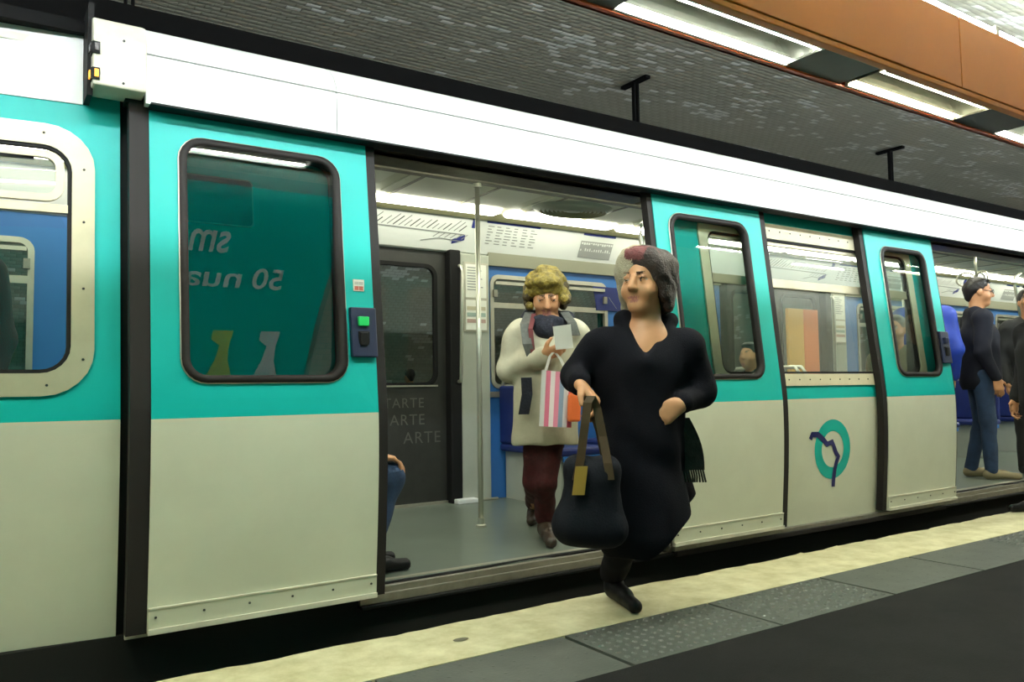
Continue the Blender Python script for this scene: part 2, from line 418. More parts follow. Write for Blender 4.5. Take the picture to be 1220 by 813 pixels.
# platform light beams
def beam(name, yc, side, label, xa, xb, tc_, tw, upt):
    """side=-1: the tall enamel face looks towards -Y; troughs open downwards"""
    root = empty(name, (0, yc, 2.476), label, 'light beam')
    Y = lambda a: yc+side*a                     # a>0 towards the tall face
    def bx(m, a, b, x0, x1, z0, z1, ma): lo, hi = sorted((Y(a), Y(b))); m.box(x0, x1, lo, hi, z0, z1, ma)
    z = 2.476; m = MB()
    L = 2.915
    k = xa
    while k < xb-.01:
        pm = MB(); bx(pm, .15, .135, k+.003, min(k+L, xb)-.003, z+.03, z+.405, ORANGE); adopt(pm.build('fascia_panel', bevel=.003), root); k += L
    m = MB(); bx(m, .145, .105, xa, xb, z, z+.028, ORANGE); adopt(m.build('inner_flange', bevel=.004), root)
    m = MB(); bx(m, -.15, -.135, xa, xb, z-.004, z+.13, DORANGE); bx(m, -.15, -.115, xa, xb, z-.004, z+.006, DORANGE); adopt(m.build('outer_lip'), root)
    m = MB(); bx(m, .134, -.134, xa, xb, z+.135, z+.15, DIVIDER); bx(m, .134, .10, xa, xb, z+.15, z+.38, DIVIDER); adopt(m.build('back_plate'), root)
    P = 1.465; i0 = int(math.floor((xa-3.543)/P))+1; i = i0
    while 3.543+P*i+.99 < xb:
        x0 = 3.543+P*i; x1 = x0+.99
        if i == -1: x0 -= .05
        warm = (i % 3 == 0)
        t = MB(); sec = []
        for q in np.linspace(0, math.pi, 13): sec.append((Y(.098*math.cos(q)), z+.012+.105*math.sin(q)**.8))
        t.prism([x0+.10, x1-.10], sec, REFLECT, closed=False)
        for xe, xi in ((x0, x0+.10), (x1, x1-.10)):   # sloping end cheeks
            vs = [(xi, *s_) for s_ in sec]+[(xe, *s_) if False else (xe, Y(.098*math.cos(q)), z+.012) for q, s_ in zip(np.linspace(0, math.pi, 13), sec)]
            t.add(vs, [(k_, k_+1, 13+k_+1, 13+k_) for k_ in range(12)], REFLECT)
        bx(t, .104, .098, x0, x1, z, z+.03, REFLECT); bx(t, -.098, -.114, x0, x1, z, z+.03, REFLECT)
        tro = adopt(t.build('light_trough', smooth=False), root)
        for a in (.080, -.080):
            tm = MB(); bx(tm, a+.018, a-.018, x0+.012, x1-.012, z+.016, z+.03, REFLECT); bx(tm, a+.015, a-.015, x0+.014, x1-.014, z+.0145, z+.0155, tw if warm else tc_)
            to = tm.build(lamp_name('lamp_strip', x0, x1, Y(a), z+.015)); to.parent = tro
        d = MB(); bx(d, .104, -.114, x1, x0+P if i != -2 else x0+P-.05, z+.004, z+.02, DIVIDER); adopt(d.build('divider_panel'), root)
        i += 1
    k = xa+.3
    while k < xb-1.3:
        d = MB(); d.tube([(k, Y(.125), z+.43), (k+1.2, Y(.125), z+.43)], .016, upt, n=8); up = adopt(d.build(lamp_name('uplight_tube', k, k+1.2, Y(.125), z+.43), smooth=True), root)
        d = MB(); d.box(k-.05, k-.01, Y(.125)-.02, Y(.125)+.02, z+.40, z+.455, ALU); adopt(d.build('lamp_holder'), root)
        k += 1.27
    for hx in np.arange(xa+1.2, xb, 2.93):
        d = MB(); y1 = Y(0); th = math.acos((y1-VY)/VA); zt = VB*math.sin(th); d.box(hx-.02, hx+.02, y1-.02, y1+.02, z+.15, zt-.01, BLACKBAR); adopt(d.build('hanger_rod'), root)
    return root
beam('platform_light_beam', 2.20, -1, 'orange enamelled light beam with white troughs hung over the platform edge', -4.6, 20.0, TUBEC, TUBEW, UPTUBE)

# big curved advertising poster on the vault behind the camera (mirrored in the door glass)
def vpt(X, s, off): th = TH0-s; y, z = vault(th, off); return (X, y, z)
def th_of(y): return math.acos((y-VY)/VA)
ar = empty('advertising_poster', (.6, -.6, 1.6), 'large teal advertising poster with white lettering on the curved tiled wall behind', 'poster')
PTEAL = mat('poster_teal', (.0, .62, .52), .4); PWHITE = mat('poster_white', (.96, .96, .92), .5); PBROWN = mat('poster_brown', (.10, .05, .05), .5)
PYEL = mat('poster_yellow', (.65, .75, .1), .5)
tA, tB = math.pi-.20, th_of(.84)
def pgrid(xa, xb, ta, tb, off, ma, name, parent):
    m = MB(); n = 24; T = np.linspace(ta, tb, n+1); vs = [(x, *vault(t, off)) for t in T for x in (xa, xb)]
    m.add(vs, [(2*k, 2*k+1, 2*k+3, 2*k+2) for k in range(n)], ma)
    return adopt(m.build(name, smooth=True), parent)
pgrid(-1.4, 2.46, tA, tB, .03, PTEAL, 'sheet', ar)
pgrid(-1.45, 2.51, tA+.02, tB-.02, .02, mat('poster_frame', (.2, .2, .17), .5), 'backing_frame', ar)
def ptext(s, xr, tb, size_x, hgt):   # right end (larger X) is where reading starts
    v, f = textmesh(s, 1.0, .012); w = v[:, 0].max()
    vs = [(xr-size_x*a/w, *vault(tb-hgt*b, .036)) for a, b, _ in v]
    m = MB(); m.add(vs, f, PWHITE); adopt(m.build('lettering'), ar)
ptext('smes', 1.585, th_of(.30), .54, (th_of(.30)-th_of(.49))*1.9)
ptext('50', 2.085, th_of(.035), .26, (th_of(.035)-th_of(.197))*1.4)
ptext('nuances', 1.75, th_of(.035), 1.04, (th_of(.035)-th_of(.197))*1.4)
for xc, ma in ((1.70, PYEL), (2.10, PWHITE)):   # two printed spray bottles
    m = MB(); outl = [(-.13, 0), (-.13, .25), (-.06, .42), (-.035, .55), (-.12, .60), (-.12, .68), (.07, .68), (.05, .55), (.06, .42), (.13, .25), (.13, 0)]
    t0, t1 = th_of(-.74), th_of(-.28)
    m.add([(xc+a*.9, *vault(t0+(t1-t0)*b/.68, .036)) for a, b in outl], [tuple(range(len(outl)))], ma); adopt(m.build('printed_bottle'), ar)

# ================================================================== THE TRAIN
car = empty('train_car', (2.4, 4.45, -.9), 'teal and cream metro car with white roof edge and open sliding doors', 'train car')
def C_(o): return adopt(o, car)
def sub(o, p): o.parent = p; return o          # parts already sit at identity in the world
def lf(x, z): return prof(z)
def bf(x, z): return prof(z)+BODY
def le(x, z): return prof(z)+BODY+.02+max(0, .46-x)*.10       # the tapering car end
BORD = .903; ZT = 2.15; ZK = .114

def leaf(xa, xb, sl, sr, win, glass, d0=.012, d1=.012):
    m = MB(); sheet(m, xa, xb, ZK, BORD, lf, .035, CREAM, 12)
    holed(m, xa, xb, BORD, ZT, win, .085, lf, .035, TEAL)
    o = C_(m.build('door_leaf', smooth=False))
    for (a, b) in ((xa-sl, xa), (xb, xb+sr)):
        s_ = MB(); sheet(s_, a, b, ZK-.01, ZT, lambda x, z: prof(z)+.006, .05, SEAL, 22); sub(s_.build('edge_seal'), o)
    g = .012; s_ = MB(); w = win
    ringframe(s_, (w[0]-g, w[1]+g, w[2]-g, w[3]+g), .095, (w[0]+.018, w[1]-.018, w[2]+.018, w[3]-.018), .068, lf, -.012, max(.03, d0+.004), SEAL)
    sub(s_.build('window_rubber', smooth=True), o)
    s_ = MB(); ringframe(s_, (w[0]-g-.004, w[1]+g+.004, w[2]-g-.004, w[3]+g+.004), .099, (w[0]-g+.003, w[1]+g-.003, w[2]-g+.003, w[3]+g-.003), .092, lf, -.007, .002, ALU)
    sub(s_.build('window_bead', smooth=True), o)
    s_ = MB(); sl_ = (prof(w[3])-prof(w[2]))/(w[3]-w[2]); y0 = prof(w[2])
    pane(s_, (w[0]+.012, w[1]-.012, w[2]+.012, w[3]-.012), .072, lambda x, z: y0+(z-w[2])*(sl_+(d1-d0)/(w[3]-w[2]))+d0, 0, glass); sub(s_.build('window_glass'), o)
    s_ = MB(); kf = lambda x, z: prof(z)-.010
    sheet(s_, xa+.002, xb-.002, ZK, .196, kf, .012, CREAM, 3); sheet(s_, xa+.002, xb-.002, ZK-.012, ZK+.008, lambda x, z: prof(z)-.022, .03, OLDWHITE, 1)
    sheet(s_, xa+.002, xb-.002, .194, .200, lambda x, z: prof(z)-.013, .013, OLDWHITE, 1)
    for q in np.linspace(.03, .97, 6): screw(s_, xa+(xb-xa)*q, .163, kf)
    sub(s_.build('kick_plate'), o)
    s_ = MB()
    for zz in (1.885, 1.143): sheet(s_, xa+.001, xb-.001, zz-.0012, zz+.0012, lambda x, z: prof(z)-.0006, .002, mat('teal_seam', (.0, .30, .25), .5), 1)
    return o
leaf1 = leaf(.525, 1.445, .072, .045, (.645, 1.297, 1.05, 2.028), DOORGLASS, .055, -.012)
leaf2 = leaf(3.238, 4.185, .038, .055, (3.362, 4.03, 1.05, 2.018), GLASS)
leaf3 = leaf(5.33, 6.235, .048, .02, (5.512, 6.09, 1.06, 2.005), GLASS)
leaf4 = leaf(8.20, 9.12, .04, .05, (8.34, 9.0, 1.06, 2.005), GLASS)
# opening push box on leaf 1 and leaf 3
def pushbox(x0, x1, z0, z1, lfo, green=True):
    s_ = MB(); f = lambda x, z: prof(z)-.028
    sheet(s_, x0, x1, z0, z1, f, .03, NAVYP, 4)
    o = sub(s_.build('push_box', bevel=.006), lfo)
    s_ = MB(); cx = x0+(x1-x0)*.45; w = (x1-x0)
    s_.box(cx-w*.20, cx+w*.20, prof(z0+.16)-.045, prof(z0+.16), z0+(z1-z0)*.62, z0+(z1-z0)*.81, GREENBTN if green else NAVYP)
    s_.box(cx-w*.20, cx+w*.24, prof(z0+.08)-.031, prof(z0+.08)-.02, z0+(z1-z0)*.12, z0+(z1-z0)*.52, BLACK)
    s_.obox((cx, prof(z0+.1)-.036, z0+(z1-z0)*.36), (w*.15, 0, 0), (0, .008, 0), (0, 0, (z1-z0)*.13), BLACK)
    sub(s_.build('push_button', bevel=.004), lfo)
pushbox(1.325, 1.445, 1.145, 1.365, leaf1); pushbox(6.105, 6.225, 1.145, 1.39, leaf3, False)
s_ = MB(); s_.box(1.352, 1.402, prof(1.47)-.008, prof(1.47)+.004, 1.44, 1.492, PAPER)
for i in range(2):
    for j in range(2): s_.box(1.357+i*.021, 1.376+i*.021, prof(1.47)-.0095, prof(1.47), 1.444+j*.024, 1.462+j*.02, mat('sticker_red', (.45, .12, .08), .6) if j == 0 else mat('sticker_grey', (.5, .5, .45), .6))
sub(s_.build('door_sticker'), leaf1)

s_ = MB(); bt_ = lambda x, z: prof(z)+.050
pane(s_, (.66, .935, 1.70, 1.895), .018, bt_, 0, mat('sticker_brown', (.085, .045, .045), .5), 4); pane(s_, (.655, .942, 1.693, 1.902), .022, bt_, .004, mat('sticker_border', (.22, .20, .17), .5), 4)
sub(s_.build('window_notice'), leaf1)
# fixed skin between the doors (window runs on behind the open leaves)
m = MB(); sheet(m, 3.30, 6.16, .075, BORD, bf, .03, CREAM, 12)
holed(m, 3.30, 6.16, BORD, ZT+.02, (3.70, 5.96, 1.02, 2.04), .10, bf, .03, TEAL)
mid = C_(m.build('body_side_panel'))
s_ = MB(); ringframe(s_, (3.66, 6.00, .99, 2.075), .12, (3.735, 5.925, 1.068, 1.97), .07, bf, -.012, .03, BEIGE)
for q in np.linspace(3.80, 5.86, 20): screw(s_, q, 1.03, lambda x, z: bf(x, z)-.012); screw(s_, q, 2.025, lambda x, z: bf(x, z)-.012)
sub(s_.build('window_frame'), mid)
s_ = MB(); ringframe(s_, (3.737, 5.923, 1.070, 1.968), .07, (3.75, 5.91, 1.083, 1.955), .062, bf, -.004, .03, BLACK); sub(s_.build('window_gasket'), mid)
s_ = MB(); sheet(s_, 3.75, 5.91, 1.64, 1.70, lambda x, z: bf(x, z)+.005, .02, FRAMEALU, 1); sheet(s_, 3.75, 5.91, 1.925, 1.955, lambda x, z: bf(x, z)+.005, .02, FRAMEALU, 1); sub(s_.build('vent_rail', bevel=.004), mid)
s_ = MB(); pane(s_, (3.75, 5.91, 1.083, 1.65), .06, bf, .02, HAZEGLASS); sub(s_.build('window_glass'), mid)
s_ = MB(); pane(s_, (3.75, 5.91, 1.69, 1.95), .03, bf, .016, VENTGLASS); sub(s_.build('vent_glass'), mid)
# network emblem: teal ring crossed by a dark winding line
s_ = MB(); cx, cz = 4.782, .560; n = 48; vs = []
for r_ in (.2, .122):
    for k in range(n): a = 2*math.pi*k/n; x, z = cx+r_*.98*math.cos(a), cz+r_*math.sin(a); vs.append((x, bf(x, z)-.002, z))
s_.add(vs, [(k, (k+1) % n, n+(k+1) % n, n+k) for k in range(n)], LOGOTEAL); sub(s_.build('emblem_ring'), mid)
pl = [(965, 524), (967, 518), (974, 518), (979.5, 523), (985, 529.5), (991, 526.5), (993.5, 534), (995.5, 540), (998.5, 544), (996, 551), (994, 559), (992.7, 570), (992, 580)]
pp = []
for (px, py) in pl:
    Y = 3.32
    for _ in range(12): q = PYY(px, py, Y); Y = bf(0, q[2])
    pp.append((q[0], q[2]))
s_ = MB(); pp = np.array(pp); L_ = []; R_ = []
for i in range(len(pp)):
    d = pp[min(i+1, len(pp)-1)]-pp[max(i-1, 0)]; d /= np.linalg.norm(d); nn = np.array([-d[1], d[0]])*.019
    L_.append(pp[i]+nn); R_.append(pp[i]-nn)
vs = [(x, bf(x, z)-.004, z) for x, z in L_+R_]; k0 = len(L_)
s_.add(vs, [(i, i+1, k0+i+1, k0+i) for i in range(k0-1)], LOGOBLUE); sub(s_.build('emblem_line'), mid)
# skin behind leaf 1, tapering end with its window, skin beyond the second doorway
m = MB(); sheet(m, .46, 1.40, .075, BORD, bf, .03, CREAM, 12); sheet(m, .46, 1.40, BORD, ZT+.02, bf, .03, TEAL, 12); C_(m.build('body_side_panel'))
m = MB(); sheet(m, 8.26, 14.0, .075, BORD, bf, .03, CREAM, 12); holed(m, 8.26, 14.0, BORD, ZT+.02, (8.6, 12.5, 1.02, 2.04), .1, bf, .03, TEAL); C_(m.build('body_side_panel'))
m = MB(); sheet(m, -2.6, .432, .068, BORD, le, .03, CREAM, 12, 6)
holed(m, -2.6, .432, BORD, 2.24, (-1.6, .30, 1.03, 2.00), .14, le, .03, TEAL)
endp = C_(m.build('end_side_panel'))
s_ = MB(); ringframe(s_, (-1.64, .343, .995, 2.042), .17, (-1.56, .266, 1.079, 1.957), .10, le, -.012, .02, FRAMEALU)
for z in (1.13, 1.40, 1.66, 1.87): screw(s_, .306, z, lambda x, z: le(x, z)-.012)
for x in (.19, -.1, -.4): screw(s_, x, 1.035, lambda x, z: le(x, z)-.012); screw(s_, x-.02, 2.003, lambda x, z: le(x, z)-.012)
sub(s_.build('window_frame', smooth=False), endp)
s_ = MB(); ringframe(s_, (-1.565, .271, 1.074, 1.962), .10, (-1.545, .252, 1.093, 1.944), .085, le, -.006, .02, BLACK); sub(s_.build('window_gasket'), endp)
s_ = MB(); ringframe(s_, (-1.53, .240, 1.735, 1.935), .06, (-1.50, .212, 1.762, 1.908), .04, le, -.004, .02, FRAMEALU)
sheet(s_, -1.5, .252, 1.69, 1.722, lambda x, z: le(x, z)-.014, .03, FRAMEALU, 1); s_.box(-.3, .14, le(0, 1.9)-.006, le(0, 1.9)+.01, 1.898, 1.908, BLACK)
sub(s_.build('hopper_frame'), endp)
s_ = MB(); pane(s_, (-1.545, .252, 1.093, 1.70), .08, le, .012, GLASS); sub(s_.build('window_glass'), endp)
s_ = MB(); pane(s_, (-1.51, .222, 1.755, 1.915), .04, le, .008, VENTGLASS); sub(s_.build('hopper_glass'), endp)
s_ = MB(); sheet(s_, .36, .43, 1.6625, 1.6645, lambda x, z: le(x, z)-.001, .002, BLACK, 1)
# dark end post between the car end and the first leaf
m = MB(); sheet(m, .405, .53, .02, 2.3, lambda x, z: prof(z)+.125, .12, BLACK, 20); C_(m.build('end_post'))

# roof edge: white band, seam, and the dark roof above
def band(xa, xb, off, name, m_=WHITE, zo=0.0):
    m = MB(); sec = [(3.333+off, 2.135+zo), (3.335+off, 2.15+zo), (3.343+off, 2.333+zo)]
    m.prism([xa, xb], sec+[(3.38+off, 2.333+zo), (3.38+off, 2.135+zo)], m_)
    up = [(3.345+off, 2.341+zo), (3.354+off, 2.37+zo), (3.385+off, 2.42+zo), (3.43+off, 2.46+zo), (3.475+off, 2.488+zo), (3.50+off, 2.48+zo), (3.40+off, 2.341+zo)]
    m.prism([xa, xb], up, m_); m.box(xa, xb, 3.365+off, 3.38+off, 2.325+zo, 2.35+zo, BLACK); return C_(m.build(name, smooth=False))
for xa, xb in ((.505, 1.288), (1.292, 5.048), (5.052, 8.8), (8.804, 14.0)): band(xa, xb, 0, 'roof_edge_panel')
m = MB()
for xa, xb in ((-2.6, .30),):
    for k in range(6):
        x0, x1 = xa+(xb-xa)*k/6, xa+(xb-xa)*(k+1)/6
        o0, o1 = le(x0, 2.1)-prof(2.1)-.02, le(x1, 2.1)-prof(2.1)-.02
        sec = [(3.404, 2.140), (3.408, 2.28), (3.418, 2.42), (3.44, 2.465), (3.50, 2.50), (3.56, 2.48), (3.45, 2.140)]
        vs = [(x0, y+o0, z) for y, z in sec]+[(x1, y+o1, z) for y, z in sec]; n = 7
        m.add(vs, [(i, n+i, n+(i+1) % n, (i+1) % n) for i in range(n)]+[tuple(range(n))[::-1], tuple(range(n, 2*n))], WHITE)
C_(m.build('end_roof_panel', smooth=False))
m = MB(); m.box(.302, .322, 3.36, 3.6, 2.14, 2.5, BLACK); C_(m.build('end_gap_seal'))
# side lamp housing
s_ = MB(); sec = [(3.30, 2.165), (3.30, 2.36), (3.33, 2.43), (3.40, 2.462), (3.46, 2.462), (3.46, 2.165)]
s_.prism([.315, .502], sec, OLDWHITE)
ho = C_(s_.build('lamp_housing', bevel=.008))
hf = lambda x, z: 3.30
for zz in (2.352, 2.185): s_ = MB(); screw(s_, .42, zz, hf); sub(s_.build('screw'), ho)
for z, ma in ((2.305, mat('dark_lens', (.03, .02, .015), .2)), (2.205, mat('amber_lens', (.7, .25, .02), .25, emit=(1.0, .45, .05), estr=1.2))):
    s_ = MB(); s_.box(.309, .318, 3.300, 3.345, z-.022, z+.022, BLACK); s_.box(.304, .312, 3.312, 3.338, z-.014, z+.014, ma)
    s_.box(.312, .338, 3.292, 3.302, z-.022, z+.022, BLACK)
    s_.box(.320, .334, 3.286, 3.296, z-.014, z+.014, ma); sub(s_.build('signal_lamp'), ho)
# dark roof and underframe
m = MB(); sec = [(3.47, 2.47), (3.7, 2.56), (4.1, 2.63), (4.45, 2.65), (4.8, 2.63), (5.2, 2.56), (5.43, 2.47), (5.43, 2.42), (3.47, 2.42)]
m.prism([-2.6, 14.0], sec, BLACKBAR); C_(m.build('roof'))
m = MB(); m.box(-2.6, 14.0, 3.38, 3.44, -.12, .09, PIT); m.box(-2.6, 14.0, 3.5, 5.5, -.75, .085, PIT); m.box(-2.6, 14, 5.4, 5.56, -.15, .09, PIT); C_(m.build('underframe'))
# door track header above the doorways, black strip painted as shade under the band
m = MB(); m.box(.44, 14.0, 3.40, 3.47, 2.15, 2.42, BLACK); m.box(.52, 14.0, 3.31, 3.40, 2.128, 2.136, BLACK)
C_(m.build('door_track_shadow_strip'))
for a, b in ((1.40, 3.30), (6.16, 8.26)):
    m = MB(); m.box(a, b, 3.45, 3.62, 2.12, 2.135, DULLSTEEL); m.box(a, b, 3.45, 3.47, 2.12, 2.30, DULLSTEEL); m.prism([a, b], [(3.47, 2.12), (3.62, 2.135), (3.66, 2.33), (3.47, 2.33)], mat('header_grey', (.14, .14, .11), .5)); C_(m.build('doorway_header'))
# sills
for a, b in ((1.40, 3.30), (6.16, 8.26)):
    m = MB(); m.box(a, b, 3.372, 3.44, .075, .118, DULLSTEEL); m.box(a, b, 3.355, 3.372, .05, .09, DULLSTEEL); m.box(a, b, 3.335, 3.39, .035, .05, BLACK)
    o = C_(m.build('door_sill', bevel=.003))
    s_ = MB(); s_.tube([(a, 3.405, .121), (a+.5, 3.402, .122), (a+1.0, 3.41, .124), (a+1.2, 3.398, .126), (b, 3.405, .121)], .008, BLACK, n=6); s_.box(a, b, 3.44, 3.475, .10, .1265, ALU); sub(s_.build('sill_strip'), o)
m = MB(); m.box(3.30, 6.16, 3.33, 3.40, .055, .085, DULLSTEEL); m.box(3.3, 6.16, 3.315, 3.335, .03, .06, SEAL); C_(m.build('sill_rail', bevel=.004))

# ------------------------------------------------------------------ inside the car
ZF = .124; CE = 2.36
m = MB(); m.box(.5, 13.9, 3.40, 5.55, .085, ZF, CARFLOOR); m.box(-2.5, .5, 3.72, 5.55, .085, ZF, CARFLOOR); C_(m.build('car_floor'))
m = MB(); m.box(-2.5, 13.9, 3.52, 5.3, CE, CE+.03, CARCEIL); C_(m.build('car_ceiling'))
for xj in np.arange(-2.3, 13.6, .5705)+.037:
    s_ = MB(); s_.box(xj-.012, xj+.012, 3.66, 5.18, CE-.012, CE+.005, DULLSTEEL); C_(s_.build('ceiling_strip'))
for k in range(14):
    xa = -2.4+k*1.141+.06
    for ya in (3.68, 5.0):
        s_ = MB(); s_.prism([xa, xa+1.02], [(ya, CE-.005), (ya+.03, CE-.03), (ya+.15, CE-.03), (ya+.18, CE-.005)], DIFFUSER); C_(s_.build(lamp_name('light_diffuser', xa, xa+1.02, ya+.09, CE-.03)))
PLAIN = mat('white_ceiling_panel', (.76, .76, .62), .5)
for k in range(14):
    xa = -2.4+k*1.141+.05; s_ = MB(); s_.box(xa, xa+1.04, 4.47, 4.93, CE-.008, CE-.001, PLAIN); C_(s_.build('ceiling_panel'))
s_ = MB(); s_.box(-2.4, 13.8, 4.36, 4.42, CE-.025, CE, DULLSTEEL); C_(s_.build('ceiling_rail', bevel=.006))
# coves and route map strips on both sides
for sg, yc in ((1, 4.45),):
    Yc = lambda a: yc+sg*a
    s_ = MB(); s_.prism([-2.4, 13.8], [(Yc(.75), CE), (Yc(.80), CE-.02), (Yc(.83), 2.325), (Yc(1.02), 2.38), (Yc(.9), CE+.03)], OLIVE); C_(s_.build('ceiling_cove'))
    s_ = MB(); s_.prism([-2.4, 13.8], [(Yc(.86), 2.335), (Yc(.98), 2.085), (Yc(1.0), 2.075), (Yc(1.08), 2.085), (Yc(.98), 2.335)], MAPWHITE); mp = C_(s_.build('map_strip'))
    if sg == 1:
        def mpt(x, v, off=.002): return (x, 5.31+.12*(1-v)-off, 2.085+.25*v+ -off*.4)    # v 0..1 up the strip
        def mrect(mb, x0, x1, v0, v1, ma, off=.003): mb.add([mpt(x0, v0, off), mpt(x1, v0, off), mpt(x1, v1, off), mpt(x0, v1, off)], [(0, 1, 2, 3)], ma)
        def mline(mb, pts, w, ma):
            for (a, b), (c, d) in zip(pts[:-1], pts[1:]):
                L = math.hypot(c-a, (d-b)*.25) or 1; nx, nz = -(d-b)*.25/L*w, (c-a)/L*w/.25
                mb.add([mpt(a+nx, b+nz, .003), mpt(c+nx, d+nz, .003), mpt(c-nx, d-nz, .003), mpt(a-nx, b-nz, .003)], [(0, 1, 2, 3)], ma)
        for base in (0.0, 4.6, 7.4):
            s_ = MB(); rr = random.Random(5)
            mline(s_, [(base+2.05, .55), (base+3.12, .50)], .004, GREYINK)
            for k in range(22):          # slanted station names along the line
                x = base+2.08+k*.047; L = .05+.05*rr.random(); mline(s_, [(x, .58), (x+L, .58+L*4.0*.8)], .0035, GREYINK if k % 3 else INK)
            mline(s_, [(base+2.75, .22), (base+2.9, .34), (base+3.1, .30)], .003, GREYINK)
            for k in range(6): x = base+2.85+k*.05; mline(s_, [(x, .36), (x+.05, .50)], .003, GREYINK)
            mrect(s_, base+3.17, base+3.22, .72, .98, BLUEINK); 
            s_.add([mpt(base+3.02, .20), mpt(base+3.13, .34), mpt(base+3.13, .50), mpt(base+3.02, .34)], [(0, 1, 2, 3)], BLUEINK)
            sub(s_.build('route_diagram'), mp)
            s_ = MB(); mrect(s_, base+3.30, base+3.82, .92, .985, BLUEINK)
            for c in range(6):
                for r_ in range(7):
                    w = .03+.035*rr.random(); x = base+3.32+c*.083; mrect(s_, x, x+w, .82-r_*.085, .845-r_*.085, GREYINK)
            sub(s_.build('timetable'), mp)
            s_ = MB(); mrect(s_, base+4.28, base+4.64, .90, .97, BLUEINK); mrect(s_, base+4.27, base+4.63, .18, .72, mat('map_grey', (.32, .33, .32), .6), .003)
            for k in range(14):
                x = base+4.28+.025*k; mrect(s_, x, x+.018, .60+.05*rr.random(), .68, MAPWHITE, .005); mrect(s_, x, x+.012, .4, .4+.1*rr.random(), MAPWHITE, .005)
            sub(s_.build('notice_table'), mp)
# round ceiling ventilator
s_ = MB(); vx, vy = 3.70, 4.72
def disc(mb, r0, r1, z0, z1, ma, n=40):
    vs = []
    for r_, z in ((r0, z0), (r1, z1)): vs += [(vx+r_*math.cos(2*math.pi*k/n), vy+r_*.72*math.sin(2*math.pi*k/n), z) for k in range(n)]
    mb.add(vs, [(k, (k+1) % n, n+(k+1) % n, n+k) for k in range(n)], ma)
disc(s_, .36, .30, CE-.002, CE-.022, INGREY)
for k in range(7): r_ = .30-k*.035; disc(s_, r_, r_-.022, CE-.022, CE-.034, INGREY); disc(s_, r_-.022, r_-.035, CE-.034, CE-.012, OLIVE)
disc(s_, .06, 0.001, CE-.03, CE-.03, INGREY); C_(s_.build('ceiling_ventilator', smooth=False))
# poles
def pole(x, y, hub=False):
    s_ = MB(); s_.tube([(x, y, ZF), (x, y, CE-.02)], .0165, CHROME, n=14); o = C_(s_.build('grab_pole', smooth=True))
    s_ = MB(); s_.tube([(x, y, ZF), (x, y, ZF+.012), (x, y, ZF+.02), (x, y, ZF+.055)], [.034, .034, .024, .021], CHROME, n=14); sub(s_.build('pole_foot'), o); s_ = MB(); s_.tube([(x, y, CE-.05), (x, y, CE-.02)], .028, CHROME, n=14); sub(s_.build('pole_collar'), o)
    return o
pole(2.652, 4.39); pole(7.55, 4.39)
# hanging strap hub in the second doorway
hx, hy, hz = 8.3, 4.06, 2.03
s_ = MB(); s_.tube([(hx, hy, CE), (hx, hy, hz)], .014, CHROME, n=8)
for a in (0, 2.09, 4.19):
    c = (hx+.09*math.cos(a), hy+.09*math.sin(a)); s_.tube([(hx+(.09+.085*math.cos(t))*math.cos(a), hy+(.09+.085*math.cos(t))*math.sin(a), hz+.07*math.sin(t)) for t in np.linspace(0, 2*math.pi, 17)], .011, CHROME, n=6, caps=False)
C_(s_.build('strap_hub', smooth=True))
# far side of the car
FY = 5.45
m = MB(); ff = lambda x, z: FY
spans = [(-2.5, 1.42, [(-2.3, .22), (.72, 1.3)]), (3.37, 6.10, [(3.41, 4.62), (4.86, 6.0)]), (8.15, 13.9, [(8.4, 9.6), (9.9, 11.3), (11.6, 13.0)])]
for a, b, wins in spans:
    cuts = [a]+[.5*(w0[1]+w1[0]) for w0, w1 in zip(wins[:-1], wins[1:])]+[b]
    for (c0, c1), w in zip(zip(cuts[:-1], cuts[1:]), wins):
        m = MB(); m.box(c0, c1, FY, FY+.03, ZF, .98, INBLUE); holed(m, c0, c1, .98, 2.09, (w[0], w[1], 1.01, 1.915), .07, ff, .03, INBLUE); po = C_(m.build('interior_wall_panel'))
        s_ = MB(); ringframe(s_, (w[0]-.012, w[1]+.012, .998, 1.927), .08, (w[0]+.022, w[1]-.022, 1.032, 1.893), .05, ff, -.012, .02, ALU)
        s_.box(w[0], w[1], FY-.008, FY+.02, 1.655, 1.70, ALU); s_.box(w[0]+.03, w[1]-.03, FY-.03, FY-.01, 1.845, 1.87, ALU)
        s_.box(w[0]+.01, w[0]+.045, FY-.035, FY, 1.74, 1.80, DULLSTEEL); s_.box(w[1]-.045, w[1]-.01, FY-.035, FY, 1.74, 1.80, DULLSTEEL); sub(s_.build('window_frame'), po)
        s_ = MB(); pane(s_, (w[0]+.015, w[1]-.015, 1.02, 1.90), .06, ff, .02, GLASS); sub(s_.build('window_glass'), po)
        s_ = MB(); s_.box(c0+.01, c1-.01, FY-.012, FY, .93, .975, ALU); sub(s_.build('window_ledge'), po)
s_ = MB(); s_.add([(4.50, FY-.014, 1.70), (4.62, FY-.014, 1.70), (4.62, FY-.014, 1.89), (4.46, FY-.014, 1.89)], [(0, 1, 2, 3)], NAVY); s_.box(4.50, 4.98, FY-.016, FY-.004, 1.68, 1.89, NAVY)
s_.add([(4.64, FY-.018, 1.80), (4.645, FY-.018, 1.80), (4.735, FY-.018, 1.70), (4.73, FY-.018, 1.70)], [(0, 1, 2, 3)], GREYINK); C_(s_.build('window_blind'))
m = MB(); m.box(-2.5, 13.9, FY+.02, FY+.05, 2.085, 2.4, INGREY); m.box(3.37, 6.10, FY-.03, FY+.02, 1.995, 2.10, mat('cornice_olive', (.22, .22, .155), .5)); m.box(8.15, 13.9, FY-.03, FY+.02, 1.995, 2.10, mat('cornice_olive', (.22, .22, .155), .5)); C_(m.build('cornice_panel'))
